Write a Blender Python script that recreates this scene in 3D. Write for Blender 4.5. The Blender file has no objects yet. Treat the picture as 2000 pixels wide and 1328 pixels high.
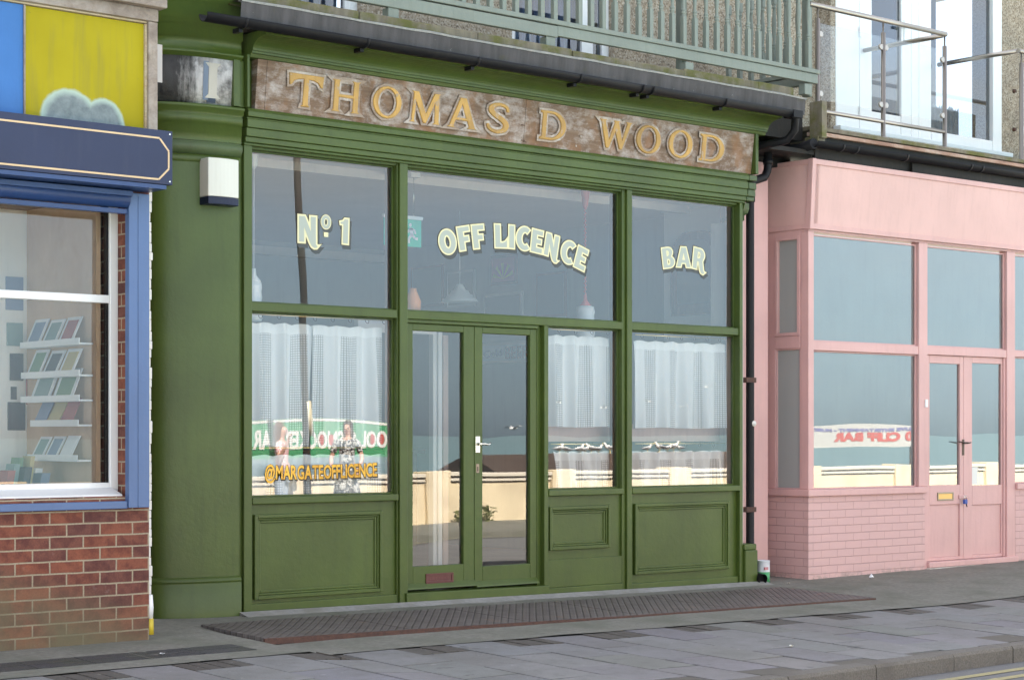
import bpy, bmesh, math, random
from mathutils import Vector, Matrix, noise
R = math.radians
random.seed(7)
scene = bpy.context.scene
col = scene.collection

# ------------------------------------------------------------------ camera, sky, sun, exposure
FPX, VPX, HOR = 3700.0, 5328.0, 849.0
TH = math.atan(FPX / (VPX - 1000)); CT, ST = math.cos(TH), math.sin(TH)
_zc = FPX / 273.0; _xc = (487 - 1000) / FPX * _zc
DIST = _zc * CT - _xc * ST
CAMX, CAMZ = -(_zc * ST + _xc * CT), 351 / 273.0
cam = bpy.data.cameras.new('camera'); camo = bpy.data.objects.new('camera', cam); col.objects.link(camo)
camo.location = (CAMX, -DIST, CAMZ); camo.rotation_euler = (R(90), 0, -TH)
cam.sensor_width = 36; cam.lens = FPX / 2000 * 36; cam.shift_y = (HOR - 664) / 2000
cam.clip_end = 20000; cam.clip_start = .05
scene.camera = camo
SUN_EL, SUN_AZ = R(48), R(-14)          # azimuth from +Y (behind the shops) towards +X
world = bpy.data.worlds.new("World"); scene.world = world; world.use_nodes = True
wn = world.node_tree
bg = wn.nodes['Background']; sky = wn.nodes.new('ShaderNodeTexSky')
sky.sky_type = 'NISHITA'; sky.sun_disc = False
sky.sun_elevation = SUN_EL; sky.sun_rotation = SUN_AZ
sky.air_density = 1.0; sky.dust_density = 0.6; sky.ozone_density = 1.0
# thin high cloud greys the blue of the sky; a few brighter streaks low over the sea
def _w(t): return wn.nodes.new(t)
_bw = _w('ShaderNodeRGBToBW'); wn.links.new(sky.outputs[0], _bw.inputs[0])
_tint = _w('ShaderNodeMix'); _tint.data_type = 'RGBA'; _tint.blend_type = 'MULTIPLY'; _tint.inputs[0].default_value = 1
wn.links.new(_bw.outputs[0], _tint.inputs[6]); _tint.inputs[7].default_value = (1.10, 1.0, .86, 1)
_tc = _w('ShaderNodeTexCoord'); _mp = _w('ShaderNodeMapping'); _mp.inputs['Scale'].default_value = (2.2, 2.2, 11)
wn.links.new(_tc.outputs['Generated'], _mp.inputs[0])
_nz = _w('ShaderNodeTexNoise'); _nz.inputs['Scale'].default_value = 1.6; _nz.inputs['Detail'].default_value = 5; wn.links.new(_mp.outputs[0], _nz.inputs['Vector'])
_rp = _w('ShaderNodeMapRange'); _rp.inputs[1].default_value = .3; _rp.inputs[2].default_value = .75; _rp.inputs[3].default_value = .5; _rp.inputs[4].default_value = .95
wn.links.new(_nz.outputs[0], _rp.inputs[0])
_mx = _w('ShaderNodeMix'); _mx.data_type = 'RGBA'; wn.links.new(_rp.outputs[0], _mx.inputs[0]); wn.links.new(sky.outputs[0], _mx.inputs[6]); wn.links.new(_tint.outputs[2], _mx.inputs[7])
# a bank of blue-grey cloud lies along the sea horizon
_sp = _w('ShaderNodeSeparateXYZ'); wn.links.new(_tc.outputs['Generated'], _sp.inputs[0])
_el = _w('ShaderNodeMapRange'); _el.interpolation_type = 'SMOOTHSTEP'; _el.inputs[1].default_value = .02; _el.inputs[2].default_value = .42; wn.links.new(_sp.outputs[2], _el.inputs[0])
_bk = _w('ShaderNodeMix'); _bk.data_type = 'RGBA'; wn.links.new(_el.outputs[0], _bk.inputs[0]); _bk.inputs[6].default_value = (.24, .335, .45, 1); _bk.inputs[7].default_value = (1, 1, 1, 1)
_ml = _w('ShaderNodeMix'); _ml.data_type = 'RGBA'; _ml.blend_type = 'MULTIPLY'; _ml.inputs[0].default_value = 1
wn.links.new(_mx.outputs[2], _ml.inputs[6]); wn.links.new(_bk.outputs[2], _ml.inputs[7])
wn.links.new(_ml.outputs[2], bg.inputs[0]); bg.inputs[1].default_value = 0.11
sl = bpy.data.lights.new('sun', 'SUN'); so = bpy.data.objects.new('sun', sl); col.objects.link(so)
sl.energy = 5.0; sl.angle = R(.5); sl.color = (1, .93, .82)
sd = Vector((math.sin(SUN_AZ) * math.cos(SUN_EL), math.cos(SUN_AZ) * math.cos(SUN_EL), math.sin(SUN_EL)))
so.rotation_euler = sd.to_track_quat('Z', 'Y').to_euler(); so.location = sd * 40
scene.view_settings.view_transform = 'Standard'; scene.view_settings.look = 'None'
scene.view_settings.exposure = 3.0; scene.view_settings.gamma = 1
scene.render.engine = 'CYCLES'
scene.cycles.max_bounces = 10; scene.cycles.transparent_max_bounces = 24
scene.cycles.use_denoising = True; scene.cycles.caustics_reflective = False; scene.cycles.caustics_refractive = False

# ------------------------------------------------------------------ survey: where a sight line of the photograph meets a plane
def X(px, Y=0.):
    a = (px - 1000) / FPX; z = (Y + DIST) / (CT - a * ST)
    return CAMX + z * (ST + a * CT)
def Z(px, py, Y=0.):
    a = (px - 1000) / FPX; z = (Y + DIST) / (CT - a * ST)
    return CAMZ - (py - HOR) / FPX * z

# ------------------------------------------------------------------ object helpers
def link(o):
    col.objects.link(o); return o
def tag(o, label=None, cat=None, group=None, kind=None):
    if label: o['label'] = label
    if cat: o['category'] = cat
    if group: o['group'] = group
    if kind: o['kind'] = kind
    return o
def thing(name, label, cat, loc=(0, 0, 0), group=None):
    o = link(bpy.data.objects.new(name, None)); o.location = loc; o.empty_display_size = .2
    return tag(o, label, cat, group)
def put(o, parent):
    if parent is not None:
        o.parent = parent
        r = parent
        # parts already sit in world space, so only a thing's own place is undone
        o.matrix_parent_inverse = Matrix.Translation(-r.location if r.parent is None else (0, 0, 0))
    return o
class MB:
    def __init__(s, xf=None):
        s.bm = bmesh.new(); s.xf = xf; s.uv = None
    def v(s, p):
        p = Vector(p)
        return s.bm.verts.new(s.xf @ p if s.xf else p)
    def face(s, pts, smooth=False):
        try:
            f = s.bm.faces.new([s.v(p) for p in pts]); f.smooth = smooth; return f
        except ValueError: return None
    def box(s, x0, x1, y0, y1, z0, z1):
        c = [s.v((x, y, z)) for x in (x0, x1) for y in (y0, y1) for z in (z0, z1)]
        for i in ((0, 1, 3, 2), (4, 6, 7, 5), (0, 4, 5, 1), (2, 3, 7, 6), (0, 2, 6, 4), (1, 5, 7, 3)):
            s.bm.faces.new([c[k] for k in i])
        return s
    def hexa(s, front, back):
        a = [s.v(p) for p in front]; b = [s.v(p) for p in back]; n = len(a)
        s.bm.faces.new(a); s.bm.faces.new(b[::-1])
        for i in range(n):
            s.bm.faces.new([a[i], b[i], b[(i + 1) % n], a[(i + 1) % n]])
        return s
    def prism(s, pts, d):                     # outline pushed along vector d
        d = Vector(d); return s.hexa([Vector(p) for p in pts], [Vector(p) + d for p in pts])
    def ext(s, prof, x0, x1, smooth=False):   # closed (y,z) outline along X
        a = [s.v((x0, y, z)) for y, z in prof]; b = [s.v((x1, y, z)) for y, z in prof]; n = len(a)
        s.bm.faces.new(a[::-1]); s.bm.faces.new(b)
        for i in range(n):
            f = s.bm.faces.new([a[i], a[(i + 1) % n], b[(i + 1) % n], b[i]]); f.smooth = smooth
        return s
    def sweep(s, path, prof, smooth=True):    # path: (point xy, outward xy); prof: (out, z)
        rows = [[s.v((p[0] + n[0] * o, p[1] + n[1] * o, z)) for p, n in path] for o, z in prof]
        for a, b in zip(rows, rows[1:]):
            for i in range(len(path) - 1):
                f = s.bm.faces.new([a[i], a[i + 1], b[i + 1], b[i]]); f.smooth = smooth
        return s
    def tube(s, pts, r, n=10, cap=True, closed=False):
        pts = [Vector(p) for p in pts]; rings = []
        rr = r if isinstance(r, (list, tuple)) else [r] * len(pts)
        up = None
        for i, p in enumerate(pts):
            t = (pts[min(i + 1, len(pts) - 1)] - pts[max(i - 1, 0)]).normalized()
            if up is None: up = Vector((0, 0, 1)) if abs(t.z) < .9 else Vector((1, 0, 0))
            a = t.cross(up)
            if a.length < 1e-6: a = t.orthogonal()
            a.normalize(); b = a.cross(t).normalized(); up = b
            rings.append([s.v(p + (a * math.cos(k * 2 * math.pi / n) + b * math.sin(k * 2 * math.pi / n)) * rr[i]) for k in range(n)])
        for a, b in zip(rings, rings[1:]):
            for k in range(n):
                f = s.bm.faces.new([a[k], a[(k + 1) % n], b[(k + 1) % n], b[k]]); f.smooth = True
        if cap:
            s.bm.faces.new(rings[0][::-1]); s.bm.faces.new(rings[-1])
        return s
    def lathe(s, prof, c, n=20, axis='Z', cap=True):
        c = Vector(c); rings = []
        for r, h in prof:
            ring = []
            for k in range(n):
                a = k * 2 * math.pi / n; u, w = r * math.cos(a), r * math.sin(a)
                ring.append(s.v(c + (Vector((u, w, h)) if axis == 'Z' else Vector((u, h, w)) if axis == 'Y' else Vector((h, u, w)))))
            rings.append(ring)
        for a, b in zip(rings, rings[1:]):
            for k in range(n):
                f = s.bm.faces.new([a[k], a[(k + 1) % n], b[(k + 1) % n], b[k]]); f.smooth = True
        if cap:
            s.bm.faces.new(rings[0][::-1]); s.bm.faces.new(rings[-1])
        return s
    def frame(s, x0, x1, z0, z1, w, y0, y1):  # rectangular ring in the XZ plane, mitre free
        s.box(x0, x0 + w, y0, y1, z0, z1); s.box(x1 - w, x1, y0, y1, z0, z1)
        s.box(x0 + w, x1 - w, y0, y1, z0, z0 + w); s.box(x0 + w, x1 - w, y0, y1, z1 - w, z1); return s
    def build(s, name, m, parent=None, bev=0, label=None, seg=2):
        me = bpy.data.meshes.new(name)
        bmesh.ops.recalc_face_normals(s.bm, faces=s.bm.faces)
        s.bm.to_mesh(me); s.bm.free()
        for q in (m if isinstance(m, (list, tuple)) else [m]): me.materials.append(q)
        o = link(bpy.data.objects.new(name, me)); put(o, parent)
        if bev:
            md = o.modifiers.new('edge', 'BEVEL'); md.width = bev; md.segments = seg; md.limit_method = 'ANGLE'; md.angle_limit = R(40)
            md.harden_normals = False
        if label: o['label'] = label
        return o
def struct(o): o['kind'] = 'structure'; return o
def copy_tree(o, parent=None):
    c = o.copy(); col.objects.link(c)
    if parent is not None: c.parent = parent
    for ch in list(o.children): copy_tree(ch, c)
    return c

# ------------------------------------------------------------------ materials
def new_mat(name):
    m = bpy.data.materials.new(name); m.use_nodes = True
    nt = m.node_tree; return m, nt, nt.nodes['Principled BSDF']
def N(nt, t, **k):
    n = nt.nodes.new(t)
    for a, b in k.items():
        if a.startswith('i_'): n.inputs[a[2:].replace('_', ' ')].default_value = b
        else: setattr(n, a, b)
    return n
def ramp(nt, src, stops):
    r = N(nt, 'ShaderNodeValToRGB'); e = r.color_ramp.elements
    e[0].position, e[0].color = stops[0][0], (*stops[0][1], 1) if len(stops[0][1]) == 3 else stops[0][1]
    e[1].position, e[1].color = stops[-1][0], (*stops[-1][1], 1)
    for p, c in stops[1:-1]:
        q = e.new(p); q.color = (*c, 1)
    nt.links.new(src, r.inputs[0]); return r.outputs[0]
def mixc(nt, f, a, b, mode='MIX'):
    m = N(nt, 'ShaderNodeMix', data_type='RGBA', blend_type=mode)
    for sock, val in ((m.inputs[0], f), (m.inputs[6], a), (m.inputs[7], b)):
        if hasattr(val, 'node'): nt.links.new(val, sock)
        elif isinstance(val, (int, float)): sock.default_value = val
        else: sock.default_value = (*val, 1)
    return m.outputs[2]
def math_(nt, op, a, b=None, clamp=False):
    m = N(nt, 'ShaderNodeMath', operation=op, use_clamp=clamp)
    for i, val in enumerate((a, b)):
        if val is None: continue
        if hasattr(val, 'node'): nt.links.new(val, m.inputs[i])
        else: m.inputs[i].default_value = val
    return m.outputs[0]
def coords(nt, scale=(1, 1, 1), rot=(0, 0, 0)):
    t = N(nt, 'ShaderNodeTexCoord'); mp = N(nt, 'ShaderNodeMapping')
    mp.inputs['Scale'].default_value = scale; mp.inputs['Rotation'].default_value = rot
    nt.links.new(t.outputs['Object'], mp.inputs[0]); return mp.outputs[0]
def noise_(nt, vec, scale, detail=5, rough=.55, dist=0):
    n = N(nt, 'ShaderNodeTexNoise'); n.inputs['Scale'].default_value = scale; n.inputs['Detail'].default_value = detail
    n.inputs['Roughness'].default_value = rough; n.inputs['Distortion'].default_value = dist
    if vec is not None: nt.links.new(vec, n.inputs['Vector'])
    return n.outputs['Fac']
def bump(nt, b, h, strength=.3, dist=.01):
    n = N(nt, 'ShaderNodeBump'); n.inputs['Strength'].default_value = strength; n.inputs['Distance'].default_value = dist
    nt.links.new(h, n.inputs['Height']); nt.links.new(n.outputs[0], b.inputs['Normal'])
def paint(name, c, rough=.45, var=.12, dirt=.25, dirt_c=(.06, .055, .045), chips=0, chip_c=(.5, .45, .38), bumps=.12, metal=0, spec=.5):
    m, nt, b = new_mat(name)
    v = coords(nt); st = coords(nt, (9, 9, .8))
    n1 = noise_(nt, v, 1.7, 4); n2 = noise_(nt, st, 2.2, 6, .6); n3 = noise_(nt, v, 55, 4, .6)
    lo = tuple(x * (1 - var) for x in c); hi = tuple(min(1, x * (1 + var)) for x in c)
    cc = ramp(nt, n1, [(.3, lo), (.7, hi)])
    f = math_(nt, 'MULTIPLY', ramp(nt, n2, [(.52, (0, 0, 0)), (.8, (1, 1, 1))]), dirt)
    cc = mixc(nt, f, cc, dirt_c)
    sp = ramp(nt, n3, [(.66, (0, 0, 0)), (.74, (1, 1, 1))])
    cc = mixc(nt, math_(nt, 'MULTIPLY', sp, dirt * .5), cc, dirt_c)
    if chips:
        ch = ramp(nt, noise_(nt, v, 14, 8, .7), [(1 - chips - .02, (0, 0, 0)), (1 - chips, (1, 1, 1))])
        cc = mixc(nt, ch, cc, chip_c)
    nt.links.new(cc, b.inputs['Base Color'])
    rr = math_(nt, 'ADD', math_(nt, 'MULTIPLY', n2, .2), rough - .1)
    nt.links.new(rr, b.inputs['Roughness']); b.inputs['Metallic'].default_value = metal
    b.inputs['Specular IOR Level'].default_value = spec
    if bumps: bump(nt, b, math_(nt, 'ADD', math_(nt, 'MULTIPLY', noise_(nt, v, 22, 3), 1.), math_(nt, 'MULTIPLY', n3, .35)), bumps, .01)
    return m
def plain(name, c, rough=.5, metal=0, emit=None):
    m, nt, b = new_mat(name); b.inputs['Base Color'].default_value = (*c, 1)
    b.inputs['Roughness'].default_value = rough; b.inputs['Metallic'].default_value = metal
    return m
def glass_mat(name, tint=(.985, .99, .99), k=2.4, wob=.10, scale=1.1, dirt=.025):
    m, nt, b = new_mat(name); nt.nodes.remove(b)
    out = nt.nodes['Material Output']
    v = coords(nt)
    bp = N(nt, 'ShaderNodeBump'); bp.inputs['Strength'].default_value = wob; bp.inputs['Distance'].default_value = .01
    nt.links.new(noise_(nt, v, scale, 1, .4), bp.inputs['Height'])
    fr = N(nt, 'ShaderNodeFresnel'); fr.inputs['IOR'].default_value = 1.52
    gl = N(nt, 'ShaderNodeBsdfGlossy'); gl.inputs['Roughness'].default_value = 0; nt.links.new(bp.outputs[0], gl.inputs['Normal'])
    gl.inputs['Color'].default_value = (1, 1, 1, 1)
    tr = N(nt, 'ShaderNodeBsdfTransparent'); tr.inputs['Color'].default_value = (*tint, 1)
    df = N(nt, 'ShaderNodeBsdfDiffuse'); df.inputs['Color'].default_value = (.6, .6, .58, 1)
    mx = N(nt, 'ShaderNodeMixShader'); nt.links.new(math_(nt, 'MULTIPLY', fr.outputs[0], k, True), mx.inputs[0])
    nt.links.new(tr.outputs[0], mx.inputs[1]); nt.links.new(gl.outputs[0], mx.inputs[2])
    m2 = N(nt, 'ShaderNodeMixShader'); st = coords(nt, (6, 6, 1.2))
    nt.links.new(math_(nt, 'MULTIPLY', ramp(nt, noise_(nt, st, 3, 6, .65), [(.45, (.25, .25, .25)), (.8, (1, 1, 1))]), dirt), m2.inputs[0])
    nt.links.new(mx.outputs[0], m2.inputs[1]); nt.links.new(df.outputs[0], m2.inputs[2])
    nt.links.new(m2.outputs[0], out.inputs[0]); return m
def clear_mat():
    m, nt, b = new_mat('pane_inner_face'); nt.nodes.remove(b)
    tr = N(nt, 'ShaderNodeBsdfTransparent'); nt.links.new(tr.outputs[0], nt.nodes['Material Output'].inputs[0]); return m
def brick_mat(name, c1, c2, mortar, moss=None, bw=.225, rh=.075, msize=.011, bumpy=.6, rough=.85, painted=False, off=(0, 0)):
    m, nt, b = new_mat(name)
    t = N(nt, 'ShaderNodeTexCoord'); sep = N(nt, 'ShaderNodeSeparateXYZ'); nt.links.new(t.outputs['Object'], sep.inputs[0])
    cmb = N(nt, 'ShaderNodeCombineXYZ')
    nt.links.new(math_(nt, 'ADD', math_(nt, 'ADD', sep.outputs[0], sep.outputs[1]), off[0]), cmb.inputs[0])
    nt.links.new(math_(nt, 'ADD', sep.outputs[2], off[1]), cmb.inputs[1])
    wv = N(nt, 'ShaderNodeTexNoise'); wv.inputs['Scale'].default_value = 9; nt.links.new(t.outputs['Object'], wv.inputs['Vector'])
    va = N(nt, 'ShaderNodeVectorMath', operation='MULTIPLY_ADD'); nt.links.new(wv.outputs['Color'], va.inputs[0])
    va.inputs[1].default_value = (.006, .006, 0); nt.links.new(cmb.outputs[0], va.inputs[2])
    br = N(nt, 'ShaderNodeTexBrick'); br.offset = .5
    nt.links.new(va.outputs[0], br.inputs['Vector']); br.inputs['Scale'].default_value = 1
    br.inputs['Brick Width'].default_value = bw; br.inputs['Row Height'].default_value = rh
    br.inputs['Mortar Size'].default_value = msize / 2; br.inputs['Mortar Smooth'].default_value = .2 if not painted else .5
    br.inputs['Color1'].default_value = (*c1, 1); br.inputs['Color2'].default_value = (*c2, 1); br.inputs['Mortar'].default_value = (*mortar, 1)
    br.inputs['Bias'].default_value = -.1
    v = t.outputs['Object']
    n1 = noise_(nt, v, 18, 5, .65); n2 = noise_(nt, v, 90, 3)
    cc = br.outputs['Color']
    if not painted:
        blot = ramp(nt, noise_(nt, v, 11, 3), [(.42, (1, 1, 1)), (.62, (.62, .55, .62))])
        cc = mixc(nt, math_(nt, 'SUBTRACT', 1., br.outputs['Fac'], True), cc, mixc(nt, 1, cc, blot, 'MULTIPLY'))
        cc = mixc(nt, 1, cc, ramp(nt, n2, [(.3, (.8, .8, .8)), (.7, (1.15, 1.15, 1.15))]), 'MULTIPLY')
        low = math_(nt, 'MULTIPLY', ramp(nt, noise_(nt, v, 2.2, 5), [(.28, (.25, .25, .25)), (.5, (1, 1, 1))]),
                    math_(nt, 'SUBTRACT', 1.25, math_(nt, 'ADD', math_(nt, 'MULTIPLY', sep.outputs[2], 2.9), math_(nt, 'MULTIPLY', math_(nt, 'ADD', sep.outputs[0], 2.0), .9)), True))
        if moss: cc = mixc(nt, math_(nt, 'MULTIPLY', low, .85), cc, moss)
        eff = ramp(nt, noise_(nt, v, 5, 6, .7), [(.64, (0, 0, 0)), (.76, (1, 1, 1))])
        cc = mixc(nt, math_(nt, 'MULTIPLY', eff, .25), cc, (.5, .47, .45))
    else:
        cc = mixc(nt, math_(nt, 'MULTIPLY', n1, .18), cc, tuple(x * .7 for x in c1))
        low = math_(nt, 'MULTIPLY', ramp(nt, noise_(nt, v, 12, 6, .7), [(.45, (0, 0, 0)), (.6, (1, 1, 1))]),
                    math_(nt, 'SUBTRACT', .75, math_(nt, 'MULTIPLY', math_(nt, 'ADD', sep.outputs[2], .06), 9), True))
        cc = mixc(nt, low, cc, (.2, .19, .15))
    nt.links.new(cc, b.inputs['Base Color']); b.inputs['Roughness'].default_value = rough
    h = math_(nt, 'ADD', math_(nt, 'MULTIPLY', br.outputs['Fac'], -1.), math_(nt, 'MULTIPLY', n1, .35))
    bump(nt, b, h, bumpy, .008); return m
def rough_mat(name, c1, c2, scale, rough=.9, bs=.6, bd=.01, c3=None, stretch=(1, 1, 1), s2=3.):
    m, nt, b = new_mat(name); v = coords(nt, stretch); v0 = coords(nt)
    n = noise_(nt, v, scale, 8, .7); nb = noise_(nt, v0, s2, 5, .6)
    cc = ramp(nt, n, [(.3, c1), (.7, c2)])
    if c3: cc = mixc(nt, ramp(nt, nb, [(.45, (0, 0, 0)), (.68, (.85, .85, .85))]), cc, c3)
    nt.links.new(cc, b.inputs['Base Color']); b.inputs['Roughness'].default_value = rough
    bump(nt, b, n, bs, bd); return m
def pebble_mat():
    m, nt, b = new_mat('pebble_dash'); v = coords(nt)
    vo = N(nt, 'ShaderNodeTexVoronoi'); vo.inputs['Scale'].default_value = 75; nt.links.new(v, vo.inputs['Vector'])
    cc = ramp(nt, vo.outputs['Color'], [(0, (.10, .08, .06)), (.3, (.26, .2, .14)), (.6, (.37, .31, .24)), (1, (.5, .45, .38))])
    cc = mixc(nt, math_(nt, 'MULTIPLY', ramp(nt, noise_(nt, v, 3, 6, .65), [(.45, (0, 0, 0)), (.75, (1, 1, 1))]), .5), cc, (.12, .105, .09))
    nt.links.new(cc, b.inputs['Base Color']); b.inputs['Roughness'].default_value = .9
    bump(nt, b, vo.outputs['Distance'], -.9, .012); return m
def wood_board(name, tones, pale, scale=(1.2, 6, 14), amount=.55, drips=False):
    m, nt, b = new_mat(name); v = coords(nt, scale); v0 = coords(nt)
    g = noise_(nt, v, 3.2, 8, .7, .6); p = noise_(nt, coords(nt, (1.6, 1, 2.6)) if drips else v0, 3.4 if drips else 5.5, 8, .74); p2 = noise_(nt, v0, 2.6 if drips else 1.4, 4)
    cc = ramp(nt, g, [(.28, tones[0]), (.5, tones[1]), (.72, tones[2])])
    cc = mixc(nt, math_(nt, 'MULTIPLY', ramp(nt, p2, [(.4, (0, 0, 0)), (.65, (1, 1, 1))]), .6), cc, tones[0])
    cc = mixc(nt, math_(nt, 'MULTIPLY', ramp(nt, p, [(.46 if drips else .5, (0, 0, 0)), (.66, (1, 1, 1))]), amount), cc, pale)
    if drips:      # rusty brown where old varnish clings, pale along the foot
        cc = mixc(nt, math_(nt, 'MULTIPLY', ramp(nt, noise_(nt, coords(nt, (1, 1, .7)), 4.2, 6, .65), [(.5, (0, 0, 0)), (.62, (1, 1, 1))]), .7), cc, (.24, .115, .05))
    nt.links.new(cc, b.inputs['Base Color']); b.inputs['Roughness'].default_value = .75
    bump(nt, b, math_(nt, 'ADD', g, p), .5, .004); return m
def moss_mat(name, base1, base2, moss, scale=20, amt=.5, zs=None):
    m, nt, b = new_mat(name); v = coords(nt); st = coords(nt, (5, 5, .7))
    n = noise_(nt, v, scale, 8, .7); s = noise_(nt, st, 3, 6, .6)
    cc = ramp(nt, s, [(.3, base1), (.7, base2)])
    cc = mixc(nt, ramp(nt, noise_(nt, v, 4, 7, .7), [(.7 - amt * .5, (0, 0, 0)), (.86 - amt * .5, (.9, .9, .9))]), cc, moss)
    cc = mixc(nt, ramp(nt, n, [(.66, (0, 0, 0)), (.72, (.5, .5, .5))]), cc, (.42, .41, .38))
    nt.links.new(cc, b.inputs['Base Color']); b.inputs['Roughness'].default_value = .85; bump(nt, b, n, .5, .01); return m
def lace_mat():
    m, nt, b = new_mat('lace_curtain'); nt.nodes.remove(b); out = nt.nodes['Material Output']
    uv = N(nt, 'ShaderNodeUVMap'); sep = N(nt, 'ShaderNodeSeparateXYZ'); nt.links.new(uv.outputs[0], sep.inputs[0])
    u, w = sep.outputs[0], sep.outputs[1]
    def line(q, pitch, wid):
        return math_(nt, 'LESS_THAN', math_(nt, 'FRACT', math_(nt, 'DIVIDE', q, pitch)), wid)
    grid = math_(nt, 'MAXIMUM', line(u, .018, .3), line(w, .018, .3))
    band = math_(nt, 'LESS_THAN', math_(nt, 'FRACT', math_(nt, 'ADD', math_(nt, 'DIVIDE', u, .37), .35)), .4)
    hem = math_(nt, 'LESS_THAN', w, .075)
    hole = math_(nt, 'MULTIPLY', math_(nt, 'MULTIPLY', grid, band), math_(nt, 'SUBTRACT', 1, hem))
    a = math_(nt, 'ADD', .90, math_(nt, 'MULTIPLY', hem, .1))
    a = math_(nt, 'SUBTRACT', a, math_(nt, 'MULTIPLY', hole, .42), True)
    d = N(nt, 'ShaderNodeBsdfDiffuse'); d.inputs[0].default_value = (.94, .97, .99, 1)
    t = N(nt, 'ShaderNodeBsdfTranslucent'); t.inputs[0].default_value = (.7, .75, .78, 1)
    tr = N(nt, 'ShaderNodeBsdfTransparent')
    m1 = N(nt, 'ShaderNodeMixShader'); m1.inputs[0].default_value = .06; nt.links.new(d.outputs[0], m1.inputs[1]); nt.links.new(t.outputs[0], m1.inputs[2])
    m2 = N(nt, 'ShaderNodeMixShader'); nt.links.new(a, m2.inputs[0]); nt.links.new(tr.outputs[0], m2.inputs[1]); nt.links.new(m1.outputs[0], m2.inputs[2])
    nt.links.new(m2.outputs[0], out.inputs[0]); return m

GREEN = (.062, .094, .018)
M = {}
M['green'] = paint('green_gloss_paint', GREEN, .38, .17, .3, (.035, .045, .02), .265, (.2, .22, .15), bumps=.16, spec=.38)
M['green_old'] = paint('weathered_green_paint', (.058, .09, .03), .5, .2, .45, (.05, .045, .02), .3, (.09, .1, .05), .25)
M['sage'] = paint('sage_green_paint', (.19, .215, .188), .55, .12, .3, (.1, .12, .09), 0, bumps=.2)
M['pink'] = paint('pink_masonry_paint', (.655, .412, .382), .55, .06, .22, (.42, .25, .23), 0, bumps=.15)
M['pinkwood'] = paint('pink_gloss_paint', (.62, .372, .355), .45, .07, .25, (.4, .22, .2), .26, (.42, .25, .24), .18)
M['blue'] = paint('blue_metal_paint', (.075, .135, .29), .4, .08, .2, (.05, .08, .16), 0)
M['bluedark'] = paint('dark_blue_shutter', (.022, .055, .17), .35, .1, .2, (.02, .03, .06), 0)
M['navy'] = paint('navy_sign_panel', (.026, .035, .08), .45, .12, .3, (.06, .065, .1), 0, spec=.3)
M['gold_line'] = paint('gold_pinstripe', (.62, .45, .27), .5, .1, .1)
M['bluepanel'] = paint('sky_blue_panel', (.045, .15, .40), .45, .12, .3, (.05, .1, .2), 0, spec=.25)
M['white'] = paint('white_upvc', (.78, .79, .8), .35, .03, .1, (.45, .43, .4), 0, bumps=.04)
M['whiteold'] = paint('old_white_paint', (.72, .7, .66), .5, .06, .3, (.35, .3, .25), .25, (.4, .3, .22), .2)
M['black'] = paint('black_plastic', (.009, .009, .011), .5, .2, .25, (.04, .036, .032), 0, bumps=.1, spec=.22)
M['blacktimber'] = paint('black_timber', (.022, .02, .019), .6, .3, .4, (.07, .055, .045), .27, (.09, .07, .055), .3, spec=.2)
M['steel'] = plain('brushed_steel', (.42, .385, .345), .36, 1)
M['brass'] = plain('brass_rod', (.72, .56, .27), .3, 1)
M['chrome'] = plain('worn_chrome', (.75, .73, .66), .25, 1)
M['iron'] = rough_mat('rusty_iron', (.06, .035, .03), (.12, .06, .045), 40)
M['glass'] = glass_mat('shop_glass')
M['glass_left'] = glass_mat('display_window_glass', k=1.7)
M['glass_old'] = glass_mat('old_wavy_glass', k=2.4, wob=.22, scale=1.0, dirt=.03)
M['glass_rail'] = glass_mat('balustrade_glass', (.88, .93, .92), 1.6, .05, 2, .02)
M['glass_up'] = glass_mat('upper_glass', (.5, .55, .6), 2.2, .2)
M['clear'] = clear_mat()
M['brick'] = brick_mat('red_brick', (.235, .075, .042), (.125, .048, .04), (.34, .28, .2), (.13, .12, .07), off=(.02, .004))
M['pinkbrick'] = brick_mat('pink_painted_brick', (.65, .41, .392), (.63, .398, .38), (.53, .325, .31), bw=.225, rh=.0735, msize=.008, bumpy=.75, rough=.6, painted=True)
M['pebble'] = pebble_mat()
M['board'] = wood_board('weathered_sign_timber', ((.115, .07, .045), (.2, .125, .08), (.29, .22, .165)), (.46, .41, .385), amount=.85, drips=True)
M['numboard'] = moss_mat('stripped_number_board', (.28, .26, .25), (.62, .6, .6), (.03, .027, .025), 30, .42)
M['halo'] = wood_board('scraped_pale_wood', ((.22, .15, .11), (.38, .3, .24), (.52, .46, .41)), (.62, .58, .55), amount=.75)
M['gilt'] = paint('worn_gilt', (.50, .29, .075), .5, .3, .6, (.26, .13, .05), .4, (.42, .29, .17), .3)
M['lead'] = moss_mat('grey_lead_flashing', (.05, .046, .048), (.095, .088, .092), (.085, .078, .03), 30, .22)
M['mosswood'] = moss_mat('mossy_timber', (.12, .1, .075), (.22, .19, .14), (.1, .1, .02), 30, .5)
M['stone'] = moss_mat('painted_stone_plinth', (.42, .38, .33), (.6, .56, .5), (.2, .17, .13), 40, .3)
M['concrete'] = rough_mat('worn_concrete', (.13, .125, .105), (.23, .225, .195), 26, .92, .5, .006, (.12, .125, .095), s2=2.2)
M['tarmac'] = rough_mat('asphalt', (.10, .10, .105), (.2, .2, .2), 120, .9, .7, .006, (.12, .12, .12), s2=1.2)
M['kerb'] = rough_mat('granite_kerb', (.085, .075, .065), (.2, .185, .165), 90, .9, .6, .006, (.1, .09, .08))
M['render'] = rough_mat('cream_render', (.74, .61, .40), (.82, .70, .5), 14, .85, .3, .006, (.56, .46, .32), s2=1.6)
M['coping'] = rough_mat('pale_coping', (.6, .54, .45), (.74, .68, .58), 18, .85, .3, .006)
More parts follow.
